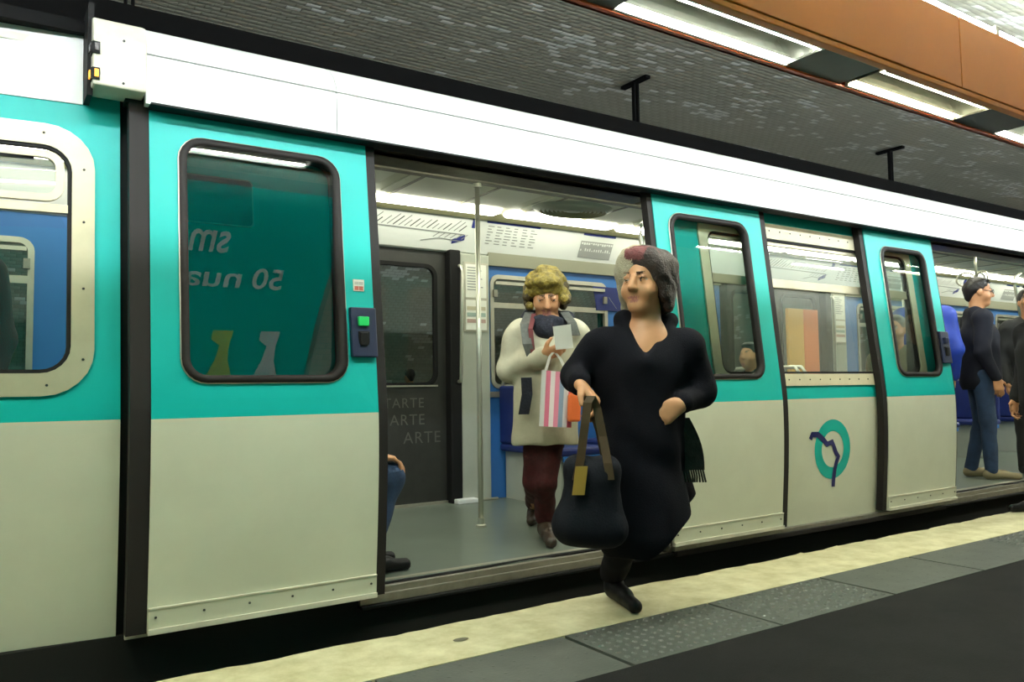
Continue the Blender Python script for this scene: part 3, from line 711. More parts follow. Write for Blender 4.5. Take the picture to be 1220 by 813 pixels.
# far outer skin
m = MB(); m.box(-2.5, 13.9, 5.53, 5.57, .07, .98, CREAM)
for a, b in ((-2.5, -2.32), (.25, .70), (1.3, 1.45), (3.1, 3.42), (4.62, 4.86), (6.0, 6.15), (8.1, 8.4), (9.6, 9.9), (11.3, 11.6), (13.0, 13.9)): m.box(a, b, 5.53, 5.57, .98, 2.0, TEAL)
m.box(-2.5, 13.9, 5.53, 5.57, 1.98, 2.42, TEAL); C_(m.build('far_side_skin'))
# far doors, closed
for base in (0.0, 4.74):
    for (a, b) in ((1.46+base, 2.21+base), (2.235+base, 3.0+base)):
        m = MB(); m.box(a, b, FY+.02, FY+.05, ZF, .95, INDARK); f2 = lambda x, z: FY+.02
        holed(m, a, b, .95, 2.09, (a+.09, b-.09, 1.04, 1.955), .085, f2, .03, INDARK); o = C_(m.build('far_door_leaf'))
        s_ = MB(); ringframe(s_, (a+.075, b-.075, 1.025, 1.97), .095, (a+.105, b-.105, 1.055, 1.94), .07, f2, -.012, .02, BLACK); sub(s_.build('window_rubber'), o)
        s_ = MB(); pane(s_, (a+.09, b-.09, 1.04, 1.955), .085, f2, .015, GLASS); sub(s_.build('window_glass'), o)
        s_ = MB(); s_.box(a, b, FY+.0, FY+.05, ZF, ZF+.02, ALU); sub(s_.build('threshold'), o)
        s_ = MB(); s_.box(a+.08, b-.08, FY+.003, FY+.02, 1.022, 1.034, ALU); sub(s_.build('sill_bead'), o)
    for a, b in ((3.0, 3.10), (1.40, 1.46)): m = MB(); m.box(a+base, b+base, FY-.06, FY+.06, ZF, 2.09, BLACK); C_(m.build('door_jamb', bevel=.012))
    s_ = MB(); s_.tube([(3.085+base, FY-.02, 1.975), (3.085+base, FY-.09, 1.955), (3.085+base, FY-.10, 1.9), (3.07+base, FY-.10, 1.10), (3.07+base, FY-.08, 1.06), (3.07+base, FY, 1.05)], .014, CHROME, n=10); C_(s_.build('door_handrail', smooth=True))
    m = MB(); m.box(3.10+base, 3.365+base, FY-.05, FY+.05, ZF, 2.07, INGREY); pa = C_(m.build('partition_panel', bevel=.01))
    s_ = MB(); s_.box(3.125+base, 3.345+base, FY-.058, FY-.05, 1.45, 2.0, ALU); s_.box(3.14+base, 3.33+base, FY-.061, FY-.055, 1.72, 1.985, PAPER); s_.box(3.14+base, 3.33+base, FY-.061, FY-.055, 1.465, 1.70, PAPER)
    for k in range(9): s_.box(3.155+base, 3.155+base+.08+.07*((k*37) % 10)/10, FY-.063, FY-.06, 1.955-k*.022, 1.962-k*.022, GREYINK)
    for k in range(3): s_.box(3.15+base, 3.32+base, FY-.063, FY-.06, 1.52+k*.05, 1.55+k*.05, mat('notice_tint%d' % k, ((.5, .35, .3), (.35, .45, .4), (.55, .5, .35))[k], .6))
    sub(s_.build('notice_board'), pa)
    s_ = MB(); s_.box(3.02+base, 3.20+base, FY-.13, FY-.05, ZF, ZF+.035, MAPWHITE); s_.box(3.1+base, 3.42+base, FY-.065, FY-.05, ZF, ZF+.018, ALU); sub(s_.build('skirting_block', bevel=.006), pa)
# scratched lettering on the far door
for k, (s, x0, z0, sz) in enumerate((('TARTE', 2.47, .865, .105), ('ARTE', 2.52, .735, .115), ('ARTE', 2.63, .595, .125))):
    m = MB(); v, f = textmesh(s, sz, 0.0, 1.12); m.add([(x0+a, FY+.018, z0+b) for a, b, _ in v], f, SCRATCH)
    C_(m.build('scratched_lettering'))
# seats
def seat(x0, x1, y0, y1, back, rail=True):
    """bench across the car: back = +1 backrest at x1, -1 at x0"""
    root = MB(); root.box(x0, x1, y0, y1, .50, .56, SEATBLUE); o = C_(root.build('bench_seat', bevel=.02))
    xb = (x1-.05, x1) if back > 0 else (x0, x0+.05)
    s_ = MB(); s_.box(xb[0], xb[1], y0, y1, .56, 1.02, SEATBLUE); sub(s_.build('backrest', bevel=.018), o)
    s_ = MB(); s_.box(x0+.06, x1-.06, y0+.07, y1, ZF, .50, INGREY); 
    for k in range(3): s_.box(x0+.05, x1-.1, y0+.012, y0+.025, ZF+.03+k*.12, ZF+.075+k*.12, INGREY)
    s_.box(x0+.04, x1-.04, y0+.005, y0+.022, .46, .50, INBLUE)
    sub(s_.build('heater_box'), o)
    if rail:
        xm = .5*(xb[0]+xb[1]); s_ = MB(); s_.tube([(xm, y0+.03, 1.0), (xm, y0+.03, 1.07), (xm, y0+.07, 1.12), (xm, y1-.07, 1.12), (xm, y1-.03, 1.07), (xm, y1-.03, 1.0)], .013, CHROME, n=8); sub(s_.build('seat_rail', smooth=True), o)
seat(3.46, 3.92, 4.62, 5.43, -1); seat(4.25, 4.70, 4.62, 5.43, 1); seat(4.72, 5.17, 4.62, 5.43, -1); seat(5.55, 6.0, 4.62, 5.43, 1)
seat(4.25, 4.70, 3.45, 4.1, 1); seat(4.72, 5.17, 3.45, 4.1, -1)
seat(8.5, 8.95, 4.62, 5.43, -1); seat(9.4, 9.85, 4.62, 5.43, 1); seat(.1, .5, 4.62, 5.43, 1); seat(10.6, 11.05, 4.62, 5.43, -1)
s_ = MB(); s_.box(1.02, 1.40, 3.52, 3.92, .50, .55, SEATBLUE); s_.box(.98, 1.03, 3.5, 3.94, .5, 1.0, SEATBLUE); C_(s_.build('folding_seat', bevel=.02))
# orange panel added for a reflection in the window; doorway grab rails
s_ = MB(); a_ = PYY(938, 414, 4.35); b_ = PYY(972, 370, 4.35)
s_.box(a_[0], .5*(a_[0]+b_[0]), 4.33, 4.36, .95, b_[2], mat('yellow_panel', (.62, .34, .04), .5)); s_.box(.5*(a_[0]+b_[0]), b_[0], 4.33, 4.36, .95, b_[2], mat('orange_panel', (.62, .15, .015), .5)); C_(s_.build('orange_reflection_panel', bevel=.004))
s_ = MB(); q = PYY(766, 280, 3.60); s_.tube([PYY(770, 262, 3.6), PYY(764, 268, 3.58), PYY(763, 280, 3.56), PYY(769, 330, 3.56), PYY(776, 420, 3.56), PYY(780, 425, 3.6)], .013, CHROME, n=8); C_(s_.build('doorway_grab_rail', smooth=True))
s_ = MB(); s_.tube([PYY(1216, 326, 3.9), PYY(1209, 331, 3.85), PYY(1209, 340, 3.85), PYY(1214, 368, 3.85), PYY(1217, 385, 3.85)], .014, CHROME, n=8); C_(s_.build('doorway_grab_rail', smooth=True))
# inner linings beside the doorways and car ends
for a, b, y, zt, ma in ((-2.5, .62, 3.60, .9, INBLUE), (3.32, 6.14, 3.44, 1.0, INGREY), (8.28, 13.9, 3.44, 1.0, INGREY)):
    m = MB(); m.box(a, b, y, y+.03, ZF, zt, ma); C_(m.build('inner_lining'))
for a, b in ((1.30, 1.36), (3.33, 3.39), (6.07, 6.13), (8.29, 8.34)): m = MB(); m.box(a, b, 3.47, 3.53, ZF, 2.1, INDARK); C_(m.build('doorway_pillar', bevel=.01))
for a, b in ((-2.55, -2.5), (13.9, 13.95)): m = MB(); m.box(a, b, 3.6, 5.5, .1, 2.4, INGREY); C_(m.build('end_wall'))

# ================================================================== PEOPLE (implicit surfaces, one continuous skin per body)
def nrm(v): v = np.asarray(v, float); return v/np.linalg.norm(v)
FH = nrm([FW[0], FW[1], 0]); RH = nrm([RT[0], RT[1], 0]); ZU = np.array([0, 0, 1.0])
def cap(a, b, ra, rb, m=0, k=.02, sub_=False): return ('cap', np.asarray(a, float), np.asarray(b, float), ra, rb, m, k, sub_)
def ell(c, r, m=0, k=.02, ax=None, sub_=False): return ('ell', np.asarray(c, float), np.asarray(r, float), np.eye(3) if ax is None else np.array(ax, float), None, m, k, sub_)
def half(p, n, m=0, k=.004): return ('half', np.asarray(p, float), nrm(n), None, None, m, k, True)    # removes the side n points to
def skin(name, prims, vox, mats, parent, wr=0.0, wf=30.0):
    lo = np.full(3, 1e9); hi = -lo; bbs = []
    for p in prims:
        if p[0] == 'cap': r = max(p[3], p[4]); a = np.minimum(p[1], p[2])-r; b = np.maximum(p[1], p[2])+r
        elif p[0] == 'ell': r = max(p[2]); a = p[1]-r; b = p[1]+r
        else: bbs.append(None); continue
        pad = 3*vox+p[6]*.6+wr; a = a-pad; b = b+pad; bbs.append((a, b))
        if not p[7]: lo = np.minimum(lo, a); hi = np.maximum(hi, b)
    n = np.ceil((hi-lo)/vox).astype(int)+1
    D = np.full(n, .5, np.float32); M = np.zeros(n, np.int8); B = np.full(n, 9.0, np.float32)
    ax = [lo[i]+vox*np.arange(n[i]) for i in range(3)]
    for p, bb in zip(prims, bbs):
        if bb is None: sl = (slice(None),)*3
        else:
            i0 = np.clip(np.floor((bb[0]-lo)/vox).astype(int), 0, n); i1 = np.clip(np.ceil((bb[1]-lo)/vox).astype(int)+1, 0, n)
            if (i1 <= i0).any(): continue
            sl = tuple(slice(a, b) for a, b in zip(i0, i1))
        gx, gy, gz = ax[0][sl[0]][:, None, None], ax[1][sl[1]][None, :, None], ax[2][sl[2]][None, None, :]
        if p[0] == 'cap':
            a, b = p[1], p[2]; d = b-a; L = max(d@d, 1e-9)
            t = np.clip(((gx-a[0])*d[0]+(gy-a[1])*d[1]+(gz-a[2])*d[2])/L, 0, 1)
            dd = np.sqrt((gx-a[0]-t*d[0])**2+(gy-a[1]-t*d[1])**2+(gz-a[2]-t*d[2])**2)-(p[3]+t*(p[4]-p[3]))
        elif p[0] == 'ell':
            c, r, A = p[1], p[2], p[3]; q = [((gx-c[0])*A[i][0]+(gy-c[1])*A[i][1]+(gz-c[2])*A[i][2]) for i in range(3)]
            k0 = np.sqrt(sum((q[i]/r[i])**2 for i in range(3))); k1 = np.sqrt(sum((q[i]/r[i]**2)**2 for i in range(3)))+1e-6
            dd = k0*(k0-1)/k1
        else:
            dd = -((gx-p[1][0])*p[2][0]+(gy-p[1][1])*p[2][1]+(gz-p[1][2])*p[2][2])
        dd = dd.astype(np.float32); k = max(p[6], 1e-4); cur = D[sl]
        if p[7]:
            h = np.maximum(k-np.abs(cur+dd), 0)/k; D[sl] = np.maximum(cur, -dd)+h*h*k*.25
        else:
            h = np.maximum(k-np.abs(cur-dd), 0)/k; D[sl] = np.minimum(cur, dd)-h*h*k*.25
            b_ = B[sl]; w = dd < b_; b_[w] = dd[w]; B[sl] = b_; mm = M[sl]; mm[w] = p[5]; M[sl] = mm
    if wr:
        gx, gy, gz = ax[0][:, None, None], ax[1][None, :, None], ax[2][None, None, :]
        D += (wr*np.sin(wf*(gx*.9+.35*gz)+2.1*np.sin(wf*.41*gz))*np.sin(wf*(gy*.8-.25*gz)+1.7*np.sin(wf*.33*gx+1))).astype(np.float32)
    S = D < 0
    c = [S[i:n[0]-1+i, j:n[1]-1+j, k:n[2]-1+k] for i in (0, 1) for j in (0, 1) for k in (0, 1)]
    sm = sum(x.astype(np.int8) for x in c); act = (sm > 0) & (sm < 8)
    idx = np.argwhere(act); cnt = len(idx); vid = np.full(act.shape, -1, np.int32); vid[act] = np.arange(cnt)
    P = np.zeros((cnt, 3)); W = np.zeros(cnt)
    cor = [(i, j, k) for i in (0, 1) for j in (0, 1) for k in (0, 1)]
    val = {q: D[idx[:, 0]+q[0], idx[:, 1]+q[1], idx[:, 2]+q[2]] for q in cor}
    for q in cor:
        for a in range(3):
            if q[a] == 0:
                q2 = list(q); q2[a] = 1; q2 = tuple(q2); v0, v1 = val[q], val[q2]; cr = (v0 < 0) != (v1 < 0)
                t = np.where(cr, v0/np.where(cr, v0-v1, 1), 0); pt = np.tile(np.array(q, float), (cnt, 1)); pt[:, a] += t
                P += pt*cr[:, None]; W += cr
    V = lo+vox*(idx+P/W[:, None])
    quads = []
    for a in range(3):
        o1, o2 = [(1, 2), (2, 0), (0, 1)][a]
        s0 = [slice(None)]*3; s1 = [slice(None)]*3; s0[a] = slice(0, n[a]-1); s1[a] = slice(1, n[a])
        A0, A1 = S[tuple(s0)], S[tuple(s1)]; e = np.argwhere(A0 != A1)
        e = e[(e[:, o1] > 0) & (e[:, o2] > 0) & (e[:, o1] < n[o1]-1) & (e[:, o2] < n[o2]-1)]
        fl = A0[e[:, 0], e[:, 1], e[:, 2]]
        def at(d1, d2):
            f = e.copy(); f[:, o1] -= d1; f[:, o2] -= d2; return vid[f[:, 0], f[:, 1], f[:, 2]]
        Q = np.stack([at(1, 1), at(0, 1), at(0, 0), at(1, 0)], 1); Q[~fl] = Q[~fl][:, ::-1]; quads.append(Q)
    F = np.concatenate(quads); F = F[(F >= 0).all(1)]
    g = np.clip(np.round((V-lo)/vox).astype(int), 0, n-1); vm = M[g[:, 0], g[:, 1], g[:, 2]]
    me = bpy.data.meshes.new(name); me.vertices.add(len(V)); me.vertices.foreach_set('co', V.ravel())
    me.loops.add(F.size); me.loops.foreach_set('vertex_index', F.ravel().astype(np.int32))
    me.polygons.add(len(F)); me.polygons.foreach_set('loop_start', np.arange(0, F.size, 4, dtype=np.int32))
    me.polygons.foreach_set('material_index', vm[F[:, 0]].astype(np.int32)); me.polygons.foreach_set('use_smooth', np.ones(len(F), bool))
    for q in mats: me.materials.append(q)
    me.update(calc_edges=True)
    o = bpy.data.objects.new(name, me); COL.objects.link(o)
    if parent is not None: adopt(o, parent)
    return o

SKIN = mat('skin', (.54, .265, .125), .5, var=.10, vscale=25); LIP = mat('lips', (.36, .13, .10), .5); EYEW = mat('eye_white', (.34, .31, .26), .3); EYED = mat('eye_dark', (.02, .014, .01), .3); BROW = mat('brow', (.13, .075, .045), .8)
HM = [SKIN, LIP, EYEW, EYED, BROW]      # material slots 0..4 of every body
def head(c, f, u, s=1.0, neck=None):
    f = nrm(f); u = nrm(np.asarray(u)-f*(np.asarray(u)@f)); r = np.cross(f, u); A = np.array([r, f, u]); c = np.asarray(c, float)
    q = lambda a, b, d: c+s*(r*a+f*b+u*d)
    P = [ell(q(0, -.012, .03), np.array([.074, .094, .096])*s, 0, .02, A), ell(q(0, .022, -.03), np.array([.062, .074, .092])*s, 0, .03, A), ell(q(0, .060, -.095), np.array([.034, .032, .026])*s, 0, .035, A)]
    for sg in (-1, 1):
        P += [ell(q(.042*sg, .052, -.035), np.array([.026, .034, .03])*s, 0, .03, A), ell(q(.031*sg, .108, .011), np.array([.020, .021, .012])*s, 0, .014, A, True), ell(q(.031*sg, .0785, .008), np.array([.0125, .0125, .0095])*s, 2, .003, A), ell(q(.0315*sg, .0885, .008), np.array([.0065, .0045, .0065])*s, 3, .002, A), ell(q(.031*sg, .0805, .0165), np.array([.016, .0135, .0085])*s, 0, .004, A), ell(q(.031*sg, .079, -.002), np.array([.015, .012, .006])*s, 0, .005, A),
              cap(q(.016*sg, .0945, .0335), q(.044*sg, .0835, .036), .0042*s, .0036*s, 4, .006), ell(q(.076*sg, -.008, -.005), np.array([.010, .022, .032])*s, 0, .008, A)]
    P += [cap(q(0, .093, .018), q(0, .112, -.022), .009*s, .0135*s, 0, .016), ell(q(.011, .103, -.028), np.array([.008, .010, .008])*s, 0, .01, A), ell(q(-.011, .103, -.028), np.array([.008, .010, .008])*s, 0, .01, A),
          ell(q(0, .087, -.056), np.array([.020, .011, .0050])*s, 1, .004, A), ell(q(0, .085, -.068), np.array([.016, .011, .0055])*s, 1, .004, A)]
    if neck is not None: P.append(cap(q(0, -.018, -.07), neck, .052*s, .06*s, 0, .04))
    return P
def hand(w, d, n, t, s=1.0, curl=(35, 45, 30), m=0, thumb=(.55, .65, .35)):
    d = nrm(d); n = nrm(np.asarray(n)-d*(np.asarray(n)@d)); t = nrm(np.asarray(t)-d*(np.asarray(t)@d)-n*(np.asarray(t)@n)); w = np.asarray(w, float); P = []
    for i, (off, ln, ex) in enumerate(((.029, .090, 1.0), (.010, .095, 1.1), (-.010, .090, 1.02), (-.028, .080, .82))):
        k0 = w+s*(d*ln+t*off); P.append(cap(w+s*(d*.01+t*off*.5), k0, .016*s, .0125*s, m, .016)); a = 0; p = k0
        for L, c in zip((.042, .027, .021), curl):
            a += math.radians(c); e = p+s*ex*L*(d*math.cos(a)+n*math.sin(a)); P.append(cap(p, e, .0095*s, .0082*s, m, .004)); p = e
    b = w+s*(d*.022+t*.024); e = b+s*.045*nrm(d*thumb[0]+t*thumb[1]+n*thumb[2]); e2 = e+s*.032*nrm(d*(thumb[0]+.35)+t*(thumb[1]-.35)+n*(thumb[2]+.2))
    P += [cap(b, e, .0145*s, .0115*s, m, .012), cap(e, e2, .0105*s, .0088*s, m, .004)]
    return P
def shoe(heel, toe, s=1.0, m=0, sole=None, ankle=None):
    heel = np.asarray(heel, float); toe = np.asarray(toe, float); d = nrm(toe-heel)
    P = [cap(heel+ZU*.042*s, toe+ZU*.030*s-d*.03, .036*s, .030*s, m, .03), cap(heel+ZU*.05*s+d*.02, heel*.5+toe*.5+ZU*.05*s, .036*s, .030*s, m, .03)]
    if ankle is not None: P.append(cap(heel+ZU*.05*s+d*.015, ankle, .036*s, .042*s, m, .03))
    side = nrm(np.cross(d, ZU))
    P.append(half(heel*.5+toe*.5+ZU*.004, -ZU))
    return P

def root_person(label, base, group=None): return empty('person', tuple(base), label, 'person', group)

# ---------------------------------------------------------------- woman stepping off the train
COATB = mat('black_wool', (.008, .008, .011), .9, spec=.08, bump=.3, bscale=220); TROUB = mat('black_trousers', (.008, .008, .010), .9, spec=.06); SHOEB = mat('black_leather', (.005, .005, .005), .5, spec=.25)
HAIRG = mat('grey_blond_hair', (.48, .43, .30), .55, var=.3, vscale=50, bump=.7, bscale=140); HAIRD = mat('dark_brown_hair', (.030, .016, .011), .5, var=.4, vscale=60, bump=.7, bscale=140); HAIRR = mat('burgundy_hair', (.16, .030, .030), .5, var=.4, vscale=60, bump=.6, bscale=140)
d1 = 3.5
def q(x, y, dd=0.0): return PD(x, y, d1+dd)
toe1, heel1 = PZZ(760, 734, 0), PZZ(731, 713, 0)
foot2 = PZZ(789, 652, .124); toe2 = foot2 - FH*.18 - RH*.02
w1 = root_person('woman in a long black coat stepping down on to the platform with a black bag', (heel1[0], heel1[1], 0))
hc = q(768, 337, -.02); hf_ = nrm(-FH*.80-RH*.58-ZU*.05); hu = nrm(ZU+RH*.04)
nb = q(769, 396, 0)
B_ = head(hc, hf_, hu, 1.14, nb)
B_ += [cap(q(745, 412), q(790, 412), .08, .08, 0, .05), cap(q(767, 420), q(765, 515), .115, .12, 0, .05), cap(q(769, 395, -.03), q(768, 425, -.05), .055, .07, 0, .04)]
B_ += [cap(q(716, 411), q(686, 447, .02), .045, .038, 0, .03), cap(q(686, 447, .02), q(690, 457, -.18), .038, .028, 0, .02), cap(q(816, 414), q(833, 466, .03), .045, .038, 0, .03), cap(q(833, 466, .03), q(811, 482, -.12), .038, .028, 0, .02)]
hr_w = q(690, 457, -.19); hl_w = q(812, 481, -.12)
B_ += hand(hr_w, -FH*.25+RH*.55-ZU*.62, -RH*.55-ZU*.5+FH*.2, -FH*.8-ZU*.2+RH*.2, 1.15, (40, 60, 45))
B_ += hand(hl_w, -RH*.80-ZU*.50-FH*.1, FH, ZU*.6-RH*.6-FH*.2, 1.1, (8, 12, 10), thumb=(.8, .35, .0))
ank1 = heel1+ZU*.10+FH*.0; kn1 = q(747, 632, -.08)
ank2 = foot2+ZU*.10; kn2 = .5*(q(778, 545)+ank2)-FH*.10+ZU*.02
B_ += [cap(q(752, 540), kn1, .075, .055, 0, .03), cap(kn1, ank1, .05, .036, 0, .02), cap(q(776, 540), kn2, .075, .055, 0, .03), cap(kn2, ank2, .05, .036, 0, .02)]
skin('body', B_, .0058, HM, w1)
CP = [cap(q(722, 410), q(812, 412), .076, .078, 0, .06), ell(q(764, 436), (.215, .130, .16), 0, .06, np.array([RH, FH, ZU])), cap(q(764, 440), q(765, 520), .160, .152, 0, .06), cap(q(800, 445, .03), q(800, 500, .03), .07, .06, 0, .05), cap(q(722, 440, .03), q(735, 500, .03), .075, .06, 0, .05),
      cap(q(764, 520), q(770, 630), .152, .20, 0, .05), cap(q(790, 530, .06), q(814, 590, .12), .085, .055, 0, .06), cap(q(748, 540, -.03), q(742, 640, -.03), .10, .095, 0, .05),
      cap(q(712, 411), q(686, 447, .02), .074, .066, 0, .04), cap(q(686, 447, .02), q(690, 457, -.15), .064, .052, 0, .03),
      cap(q(820, 414), q(833, 466, .03), .076, .068, 0, .04), cap(q(833, 466, .03), q(813, 480, -.09), .064, .053, 0, .03),
      ell(q(769, 394, -.17), (.045, .16, .100), 0, .02, np.array([RH, FH, ZU]), True), cap(q(744, 380, .02), q(764, 432, -.135), .028, .024, 0, .02), cap(q(797, 384, .02), q(772, 434, -.135), .030, .024, 0, .02), cap(q(745, 382, .05), q(797, 384, .06), .045, .045, 0, .03),
      half(q(797, 630), nrm(-ZU*.72+RH*.68)), half(q(745, 661), -ZU)]
coat = skin('coat', CP, .0075, [COATB], w1, wr=.008, wf=22)
skin('trousers', [cap(q(752, 560), kn1, .088, .070, 0, .03), cap(kn1, ank1+ZU*.02, .072, .064, 0, .02), cap(q(776, 560), kn2, .088, .072, 0, .03), cap(kn2, ank2, .066, .056, 0, .02), half(ank1-ZU*.02, -ZU)], .009, [TROUB], w1, wr=.003)
skin('shoe', shoe(heel1, toe1, 1.05, 0, None, ank1), .006, [SHOEB], w1); skin('shoe', shoe(foot2, toe2, 1.05, 0, None, ank2), .008, [SHOEB], w1)
# hair: grey-blond on one side, burgundy along the crown, dark on the other
rr_ = np.cross(hf_, hu); A_ = np.array([rr_, hf_, hu]); hq = lambda a, b, d: hc+1.14*(rr_*a+hf_*b+hu*d)
HP = [ell(hq(0, -.022, .045), np.array([.092, .100, .098])*1.14, 1, .03, A_), ell(hq(.032, -.012, .05), np.array([.072, .094, .098])*1.14, 0, .02, A_), ell(hq(0, .038, .100), np.array([.062, .050, .030])*1.14, 2, .03, A_)]
for sg, mm in ((1, 0), (-1, 1)):
    HP += [cap(hq(.072*sg, .020, .06), hq(.086*sg, .012, -.045), .032, .018, mm, .05), cap(hq(.066*sg, -.03, .06), hq(.084*sg, -.028, -.085), .046, .022, mm, .06), cap(hq(.050*sg, -.06, .05), hq(.055*sg, -.075, -.09), .05, .034, 1, .06), cap(hq(.050*sg, .060, .098), hq(.082*sg, .036, .03), .022, .016, mm, .04), cap(hq(.084*sg, -.02, -.07), hq(.098*sg, -.02, -.098), .018, .009, mm, .03)]
HP += [cap(hq(0, -.085, .02), hq(0, -.085, -.08), .055, .045, 1, .05), ell(hq(0, .105, -.035), np.array([.058, .062, .095])*1.14, 0, .015, A_, True)]
skin('hair', HP, .0055, [HAIRG, HAIRD, HAIRR], w1, wr=.0028, wf=95)
# scarf end with fringe at her side
SCARF = mat('dark_plaid_wool', (.030, .030, .024), .95, var=.6, vscale=30, bump=.4, bscale=200)
a_, b_ = q(812, 498, .02), q(826, 560, .02); s_ = MB(); n = 8
for i in range(n+1):
    pass
pts = [a_+(b_-a_)*t+RH*.02*math.sin(3*t) for t in np.linspace(0, 1, n+1)]; vs = []
for i, p in enumerate(pts):
    w = .032+.012*i/n
    for sx, sy in ((-1, -1), (1, -1), (1, 1), (-1, 1)): vs.append(p+RH*w*sx+FH*.014*sy)
fs = [(4*i+k, 4*i+(k+1) % 4, 4*i+4+(k+1) % 4, 4*i+4+k) for i in range(n) for k in range(4)]+[(0, 3, 2, 1), (4*n, 4*n+1, 4*n+2, 4*n+3)]
s_.add(vs, fs, SCARF)
for i in range(9): x = -.042+.0105*i; s_.tube([b_+RH*x, b_+RH*(x+.006)-ZU*.03, b_+RH*(x+.008+.004*math.sin(i))-ZU*.055], .0045, SCARF, n=5)
adopt(s_.build('scarf_end', smooth=False), w1)
# her bag: held, so a thing of its own
BAGB = mat('black_bag_fabric', (.009, .010, .014), .75, spec=.12, bump=.2, bscale=120); STRAP = mat('brown_leather_strap', (.075, .042, .014), .55, var=.3, vscale=20); MUST = mat('mustard_leather', (.30, .19, .025), .55)
bag = empty('handbag', tuple(q(703, 650, -.15)), 'large black tote bag with brown straps hanging from the stepping woman\'s hand', 'bag')
dB = -.27
skin('bag_body', [cap(q(688, 560, dB), q(722, 562, dB), .050, .050, 0, .05), cap(q(680, 625, dB), q(728, 632, dB), .075, .065, 0, .06), cap(q(690, 560, dB), q(684, 625, dB), .05, .072, 0, .05), cap(q(722, 560, dB), q(727, 628, dB), .05, .062, 0, .05), cap(q(705, 575, dB), q(705, 628, dB), .06, .07, 0, .06)], .008, [BAGB], bag, wr=.003, wf=22)
def ribbon(pts, w, th, ma, name, parent, side=RH, depth=FH):
    s_ = MB(); vs = []
    for p in pts:
        for sx, sy in ((-1, -1), (1, -1), (1, 1), (-1, 1)): vs.append(np.asarray(p)+side*w*sx+depth*th*sy)
    n = len(pts)-1; s_.add(vs, [(4*i+k, 4*i+(k+1) % 4, 4*i+4+(k+1) % 4, 4*i+4+k) for i in range(n) for k in range(4)]+[(0, 3, 2, 1), (4*n, 4*n+1, 4*n+2, 4*n+3)], ma)
    return adopt(s_.build(name), parent)
gr = q(701, 472, dB-.03)
ribbon([q(687, 572, dB-.06), q(692, 545, dB-.055), q(697, 505, dB-.05), q(700, 480, dB-.04), gr+RH*.012, q(711, 486, dB-.02), q(718, 520, dB-.03), q(724, 552, dB-.055), q(727, 572, dB-.06)], .017, .004, STRAP, 'shoulder_strap', bag)
ribbon([q(690, 572, dB+.05), q(696, 510, dB+.03), gr+FH*.03, q(714, 515, dB+.03), q(724, 565, dB+.05)], .015, .004, STRAP, 'shoulder_strap', bag)
ribbon([q(693, 556, dB-.075), q(689, 590, dB-.085)], .024, .005, MUST, 'leather_tag', bag)

# ---------------------------------------------------------------- woman in the beige parka reading
PARKA = mat('beige_parka', (.50, .47, .34), .85, spec=.2, var=.18, vscale=9, bump=.25, bscale=30); HAIRY = mat('ochre_curly_hair', (.30, .22, .022), .6, var=.75, vscale=38, bump=1.0, bscale=70); HAIRY2 = mat('dark_curly_hair', (.075, .050, .010), .6, var=.5, vscale=50, bump=1.0, bscale=80)
SCNAVY = mat('dark_navy_scarf', (.010, .012, .022), .95, var=.5, vscale=60, bump=.6, bscale=80); BURG = mat('burgundy_trousers', (.060, .007, .007), .7, spec=.3, var=.6, vscale=18, bump=.4, bscale=40); BOOT = mat('brown_boot', (.035, .021, .010), .5, var=.4, vscale=14); GREYST = mat('grey_scarf_wool', (.10, .105, .09), .95, var=.4, vscale=40); MAROON = mat('maroon_wool', (.10, .022, .022), .95)
d2 = 4.62
def q2(x, y, dd=0.0): return PD(x, y, d2+dd)
h2, t2 = PZZ(650, 640, ZF), PZZ(656, 650, ZF); h2b, t2b = PZZ(637, 622, ZF), PZZ(633, 630, ZF)
w2 = root_person('woman in a beige parka and burgundy trousers reading a paper inside the doorway', (h2[0], h2[1], ZF))
hc2 = q2(651, 350, -.03); hf2 = nrm(-FH*.82+RH*.0-ZU*.55); hu2 = nrm(ZU*.83-FH*.5)
B_ = head(hc2, hf2, hu2, 1.08, q2(652, 382))
B_ += [cap(q2(632, 396), q2(672, 396), .075, .075, 0, .05), cap(q2(652, 405), q2(650, 500), .11, .115, 0, .05),
       cap(q2(617, 400), q2(610, 442, .0), .04, .035, 0, .03), cap(q2(610, 442), q2(647, 424, -.22), .035, .026, 0, .02), cap(q2(686, 400), q2(694, 445), .04, .035, 0, .03), cap(q2(694, 445), q2(684, 460, -.2), .035, .026, 0, .02)]
B_ += hand(q2(647, 424, -.23), RH*.85+ZU*.28-FH*.25, -FH*.3+RH*.2+ZU*.4+FH*.6, ZU*.8-FH*.4, 1.05, (30, 45, 30)); B_ += hand(q2(684, 461, -.21), -ZU*.8-RH*.4-FH*.2, -RH, -FH, 1.0, (50, 60, 40))
kA, kB = q2(649, 575, -.06), q2(637, 575, .0)
B_ += [cap(q2(657, 505), kA, .07, .05, 0, .03), cap(kA, h2+ZU*.1, .045, .034, 0, .02), cap(q2(642, 505), kB, .07, .05, 0, .03), cap(kB, h2b+ZU*.1, .045, .034, 0, .02)]
skin('body', B_, .0068, HM, w2)
AX2 = np.array([RH, FH, ZU])
